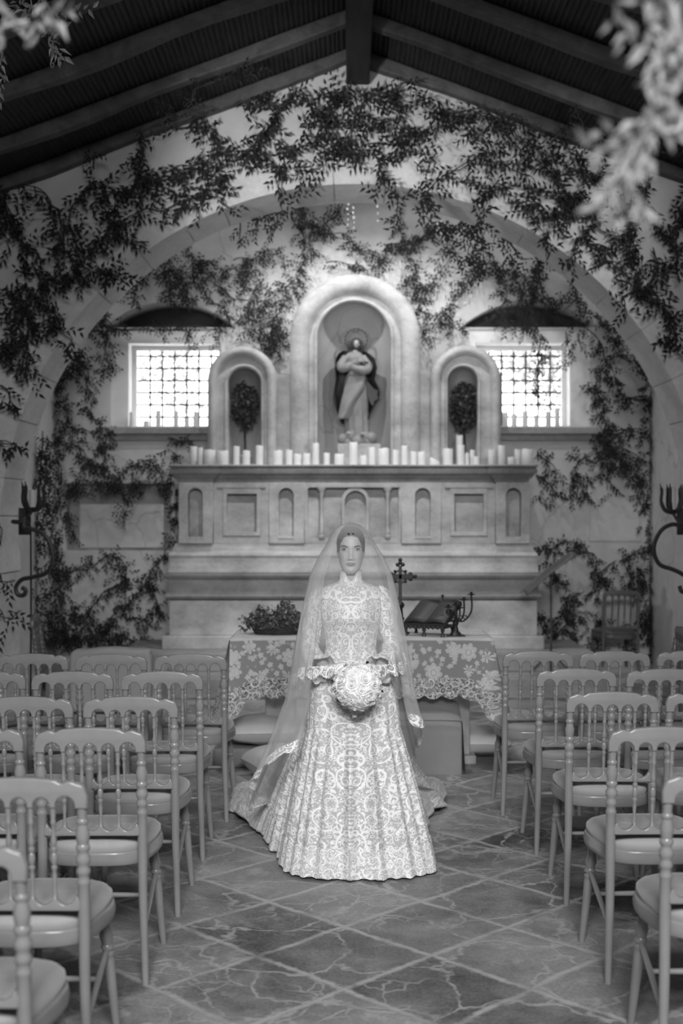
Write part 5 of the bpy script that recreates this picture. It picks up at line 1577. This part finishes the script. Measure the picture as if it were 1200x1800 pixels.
vine('narrow vine strand hanging over the arch ring right of its crown', F_, [(16,1,(668,280),(668,313),(691,341),(715,364)), (12,.8,(668,313),(663,345)), (14,.6,(695,345),(700,380),(703,412))])
vine('main vine bough descending the right slope of the gable', F_, [
 (34,1.1,(780,200),(827,233),(855,275),(901,294),(939,330),(985,352),(1051,362)), (28,1,(850,205),(892,243),(939,280),(967,313)), (24,.9,(985,345),(1020,355),(1055,370)), (24,.8,(800,205),(850,200),(905,222))])
vine('upper vine sprays below the right roof edge', F_, [
 (26,1,(916,212),(939,257),(967,285),(985,327)), (24,.9,(985,238),(1004,266),(1027,308),(1051,336)), (20,.8,(870,210),(900,230),(930,262)), (22,.9,(960,240),(985,230),(1010,250)),(20,.7,(1000,300),(1040,315),(1060,300))])
vine('vine loop dropping from the right gable onto the arch ring', F_, [
 (26,1.1,(855,275),(841,278),(803,299),(771,317),(747,350),(747,378),(765,390)), (28,1.1,(901,327),(859,336),(850,369),(836,401)), (20,.9,(820,320),(860,335)), (22,.8,(747,350),(735,375))])
vine('short vine sprigs ending above the right arch haunch', F_, [
 (22,1,(939,345),(950,375),(957,401)), (12,1,(960,405),(959,440),(960,460)), (18,.8,(900,360),(920,365),(940,385)), (24,.8,(1000,360),(1020,380),(1000,390)),(20,.8,(950,385),(980,380),(1010,372))])
vine('curving vine strand over the right haunch of the arch', F_, [
 (22,1,(1107,433),(1083,420),(1047,397)), (20,1,(1047,397),(1020,415),(1007,443),(1000,463),(1007,490)), (24,1,(1040,450),(1087,473),(1113,497),(1143,517)), (18,.8,(1030,425),(1060,440))])
vine('long vine strand falling along the far right of the arch', F_, [
 (26,1.1,(1088,345),(1102,392),(1112,440),(1121,480),(1113,510)), (28,1.1,(1113,500),(1143,525),(1167,553),(1193,577)), (22,1,(1167,553),(1185,600),(1197,640)), (14,.9,(1093,520),(1095,545),(1097,570)), (20,.9,(1147,440),(1150,480),(1130,520)), (22,.9,(1175,590),(1195,600))])
vine('vine strand dropping from the right eaves down the wall', F_, [
 (24,1,(1107,294),(1121,336),(1139,378),(1167,415),(1190,401)), (20,1,(1139,271),(1135,317),(1125,345)), (28,1.2,(1204,330),(1198,365),(1190,400),(1180,420)), (22,.9,(1167,415),(1185,450),(1193,500)), (20,.9,(1195,430),(1180,470),(1150,490))])
# on the beams and the roof
vine('small vine spray creeping onto the left rafters', 9.3, [(26,.8,(330,195),(345,160),(375,150),(410,118),(440,125)), (24,.6,(300,190),(290,215),(255,235)), (18,.7,(440,125),(450,145))], size=.05)
vine('thin vine tendril hanging under the left roof edge', 9.75, [(14,.7,(158,235),(162,262),(170,300)), (18,.7,(250,240),(270,205),(310,200),(370,200))], size=.05)
vine('small vine spray creeping onto the right rafters', 9.3, [(26,.9,(1000,190),(1012,205),(1020,235),(1050,250)), (20,.8,(1020,235),(1065,245)), (20,.7,(1160,265),(1140,255)), (22,.8,(975,245),(1000,232))], size=.05)
# on the back wall of the apse
vine('vine curtain inside the apse above the left window', B_, [
 (30,.9,(327,434),(341,462),(356,479),(378,502)), (16,.8,(378,502),(407,522),(435,533),(438,544)), (26,.9,(339,468),(365,466),(384,465)), (30,.9,(293,455),(293,485),(302,522),(307,545)), (30,.8,(251,479),(293,480),(330,485)), (26,.9,(251,479),(225,513),(239,533)), (24,.8,(320,500),(350,505),(370,530)), (30,.7,(285,450),(310,440)),(28,.8,(300,500),(330,520),(345,545))])
vine('vine branch reaching out right of the left window arch', B_, [
 (22,1,(415,459),(443,456),(475,442),(494,451)), (30,1.1,(435,456),(432,480),(432,510)), (14,.6,(463,490),(441,527),(435,561)), (20,.8,(370,530),(390,545),(410,570)), (22,.8,(435,545),(450,570),(480,578)), (24,.7,(384,490),(405,478),(430,480))])
vine('vine rising beside the left shoulder of the tall niche', B_, [
 (30,.8,(449,555),(477,522),(506,505),(520,492)), (26,.9,(480,600),(485,560),(500,535),(525,512)), (26,.9,(433,577),(460,600),(480,620)), (20,1,(489,560),(488,600),(494,640)), (20,.7,(450,540),(470,560)),(18,.8,(455,600),(475,590))])
vine('vine fringe hanging behind the arch left of its crown', 10.75, [
 (22,.9,(440,384),(470,385),(495,372),(520,362)), (18,.7,(452,388),(452,410)), (22,.9,(486,385),(475,420)), (12,.7,(421,391),(424,431)), (20,.8,(520,365),(530,385),(545,400))], size=.05)
vine('vine arching across the apse wall above the tall niche', B_, [
 (24,1,(523,360),(535,390),(567,407),(600,417),(633,440),(663,453)), (20,.9,(523,393),(533,430),(533,455),(525,480),(520,513)), (18,.9,(600,360),(587,380),(567,402)), (14,.9,(573,460),(607,467),(647,477),(677,457)), (14,.7,(545,410),(545,460))])
vine('vine garland at the right above the tall niche', B_, [
 (22,1,(655,475),(677,452),(687,433),(720,430),(743,417),(760,393)), (20,.9,(700,367),(703,417)), (20,1,(720,453),(727,480),(707,500)), (26,1,(746,417),(724,432),(715,450)), (22,.9,(727,475),(735,500),(738,540)), (26,.9,(783,429),(786,454),(767,488),(742,519),(733,559))])
vine('thick vine behind the arch at the upper right of the apse', 10.9, [
 (30,1.2,(761,386),(795,405),(820,399),(857,395)), (30,1.1,(820,414),(829,451),(845,470)), (26,1,(841,405),(844,460),(823,480)), (22,1,(881,417),(906,448),(927,460)), (24,.9,(770,395),(783,430),(800,450)), (20,.9,(946,450),(943,480))], size=.052)
vine('vine curtain inside the apse above the right window', B_, [
 (30,1.1,(829,475),(863,469),(906,482),(924,503),(946,525),(986,534)), (26,1,(823,482),(810,513),(783,546),(767,571)), (24,1,(872,479),(887,519),(863,565)), (28,.9,(946,454),(940,503),(931,534),(937,571)), (22,.8,(900,490),(915,520),(905,545)), (22,.9,(998,497),(1011,525),(990,545)), (24,.8,(765,560),(795,575),(820,580)), (22,.7,(740,580),(755,600)), (20,.7,(880,545),(880,575))])
vine('single vine strand hanging in front of the right window', YA-.12, [(15,1.3,(937,571),(943,587),(947,633),(942,670),(938,705)), (18,.8,(880,578),(910,580),(940,578)), (16,.7,(995,585),(997,640)), (14,.5,(1015,585),(1018,620))])
vine('vine running along the top of the left window frame', YA-.08, [(14,.9,(208,580),(255,578),(300,580),(350,576),(390,580)), (12,.8,(332,585),(334,620)), (10,.8,(385,585),(384,605)), (22,1,(178,545),(190,570),(205,580))])
vine('vine bunch at the right of the apse beside the right window', B_, [
 (34,1.2,(1067,563),(1083,593),(1087,633)), (22,1,(1033,583),(1060,617),(1073,660),(1100,700)), (34,1.1,(1048,650),(1050,700),(1057,740),(1067,783)), (26,1,(1083,710),(1120,700),(1153,713)), (26,1.1,(1113,617),(1133,667),(1153,700),(1170,750),(1180,793)), (20,.8,(1010,560),(1030,580)), (20,.9,(1015,540),(1040,560),(1060,570))])
vine('heavy vine swag low on the right wall of the apse', B_, [
 (26,1.1,(1050,777),(1100,753),(1133,767),(1160,790)), (28,1.1,(1005,870),(1005,843),(1020,810),(1050,795),(1080,810),(1104,834),(1134,852),(1150,860)), (26,.9,(1060,750),(1070,790),(1110,820)), (22,.8,(1026,834),(1029,885)), (22,.8,(1056,810),(1070,860)), (26,1.1,(1120,860),(1135,900),(1140,930),(1148,960)), (20,.8,(1090,790),(1130,810),(1160,840)),(22,.9,(1165,790),(1170,850))])
vine('thin vine strand at the right end of the altar ledge', B_, [(16,1,(942,792),(969,822),(978,846)), (18,.9,(942,834),(966,858),(999,879)), (14,.8,(945,870),(955,890))])
vine('vine loop on the wall just right of the altar plinth', B_, [
 (26,1.1,(951,972),(972,960),(1005,957),(1032,972),(1050,1002),(1053,1038),(1030,1040)), (24,1,(966,1000),(980,1025),(995,1040)), (22,1,(1020,1038),(990,1056),(1002,1074),(1035,1080)), (26,.9,(954,1080),(960,1125),(990,1110),(1020,1134),(1050,1125),(1055,1080)), (12,.7,(1058,1000),(1080,987)),(24,.9,(955,1100),(985,1085),(1010,1100))])
vine('dense vine at the lower right corner of the apse', B_, [
 (26,1.1,(1098,984),(1128,966),(1148,960)), (34,1.2,(1150,960),(1155,1005),(1162,1060)), (26,1,(1098,985),(1110,1035),(1120,1060)), (50,1.5,(1130,1070),(1140,1110),(1150,1150)), (40,1.3,(1165,1060),(1175,1110),(1180,1150)), (30,1,(1100,1100),(1110,1140)), (26,1,(1120,1000),(1135,1040))])
vine('tall vine column climbing the left corner of the apse', 12.2, [
 (18,1.1,(63,780),(60,847),(66,913),(63,1013),(67,1113),(66,1160)), (26,1.3,(87,770),(83,863),(90,930),(93,997),(93,1063),(93,1140)), (16,1,(75,760),(74,860)),(30,1.2,(80,1080),(100,1140))], size=.052)
vine('vine between the left apse corner and the left window', B_, [
 (30,1.1,(180,547),(170,573),(187,600),(190,640),(180,667)), (28,1,(133,610),(147,640),(155,667),(163,700),(163,733),(180,760),(180,800)), (28,1.2,(135,645),(108,667),(97,700),(103,733),(90,767),(95,800)), (18,1,(100,775),(113,765),(140,757),(173,767)), (26,1,(150,620),(130,640),(115,650)), (22,.9,(120,690),(115,720),(125,750))])
vine('vine swag above the sunken panel left of the altar', B_, [
 (22,1.2,(113,780),(133,787),(160,810),(187,830),(213,837),(233,817),(260,812),(287,832),(310,857),(312,913),(307,960)), (18,1,(180,770),(185,810),(187,830)), (22,1.1,(150,838),(125,862),(120,913),(130,945)), (30,.9,(160,850),(200,855),(250,850),(290,860)), (16,.9,(210,862),(222,890),(218,915)), (16,.8,(300,770),(320,780),(333,765)), (20,.8,(300,790),(310,810)),(24,1,(100,810),(110,850),(100,900))])
vine('zigzag vine low on the wall left of the altar', B_, [
 (22,1.1,(100,1013),(133,1003),(167,990),(193,978),(217,993),(225,1020),(260,1023),(277,985),(300,965)), (20,1.1,(260,1020),(273,1057),(290,1085)), (20,1.1,(213,1020),(180,1047),(157,1073),(143,1107)), (20,1,(233,1067),(205,1073),(187,1100)), (16,1.1,(200,1110),(233,1127),(270,1133),(293,1131)), (16,.8,(230,1087),(260,1093),(283,1107)), (26,1,(240,1040),(230,1065))])
vine('dense low vine mass at the foot of the wall left of the altar', B_, [
 (44,1.3,(100,1060),(110,1110),(140,1130)), (40,1.2,(120,1130),(160,1120),(200,1135),(230,1150)), (36,1.1,(130,1060),(140,1095)), (24,1,(105,1000),(110,1050)), (30,1,(100,950),(98,1010)), (30,1.1,(170,1100),(190,1110),(215,1120))])
# vines near the camera
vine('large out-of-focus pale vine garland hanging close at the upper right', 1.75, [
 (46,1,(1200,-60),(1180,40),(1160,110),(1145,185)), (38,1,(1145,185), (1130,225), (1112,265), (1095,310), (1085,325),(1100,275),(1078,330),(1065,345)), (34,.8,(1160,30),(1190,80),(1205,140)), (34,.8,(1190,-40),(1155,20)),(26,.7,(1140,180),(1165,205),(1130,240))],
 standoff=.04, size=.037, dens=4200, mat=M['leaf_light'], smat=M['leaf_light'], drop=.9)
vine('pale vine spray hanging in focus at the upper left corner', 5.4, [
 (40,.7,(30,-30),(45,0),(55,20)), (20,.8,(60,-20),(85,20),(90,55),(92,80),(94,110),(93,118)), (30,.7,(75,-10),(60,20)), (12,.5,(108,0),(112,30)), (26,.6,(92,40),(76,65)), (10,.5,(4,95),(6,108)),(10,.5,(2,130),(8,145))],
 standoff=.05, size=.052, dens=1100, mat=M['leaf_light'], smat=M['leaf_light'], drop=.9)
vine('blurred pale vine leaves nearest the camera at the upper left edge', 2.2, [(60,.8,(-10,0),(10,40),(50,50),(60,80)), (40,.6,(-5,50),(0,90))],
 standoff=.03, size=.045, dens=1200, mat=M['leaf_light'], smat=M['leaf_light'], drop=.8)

# garden foliage beyond the windows
rng = random.Random(3)
for nm, x0, x1, dn, lab in (('garden_shrub', -5.6, -2.2, 9000, 'sunlit garden shrub seen through the left window'), ('garden_shrub', 1.7, 5.8, 17000, 'denser garden shrub seen through the right window')):
    mb = MB(); pts = []
    for i in range(dn):
        x = rng.uniform(x0, x1); z = rng.uniform(2.2, 5.2)
        if math.sin(x*2.3)+math.sin(z*2.9+x)+rng.uniform(-1, 1.2) < (1.15 if x0 < 0 else .5)-(z-3.4)*1.5: continue
        pts.append((x, rng.uniform(16.6, 18.5), z))
    leaves_mesh(mb, pts, .085, .6, 0, rng)
    T = thing(nm, lab, 'shrub', ((x0+x1)/2, 17.5, 0)); 
    cx = (x0+x1)/2; mb.v = [(a-cx, b-17.5, c) for a, b, c in mb.v]; mb.build('foliage', M['bush'], T, smooth=False)
    st = MB()
    for k in range(5): st.tube(catmull([(rng.uniform(-1, 1)*.4, 0, 0), (rng.uniform(-1, 1)*.7, 0, 2), (rng.uniform(-1.5, 1.5), .2, 4.6)], 4), .03, 6)
    st.build('branches', M['stem'], T)
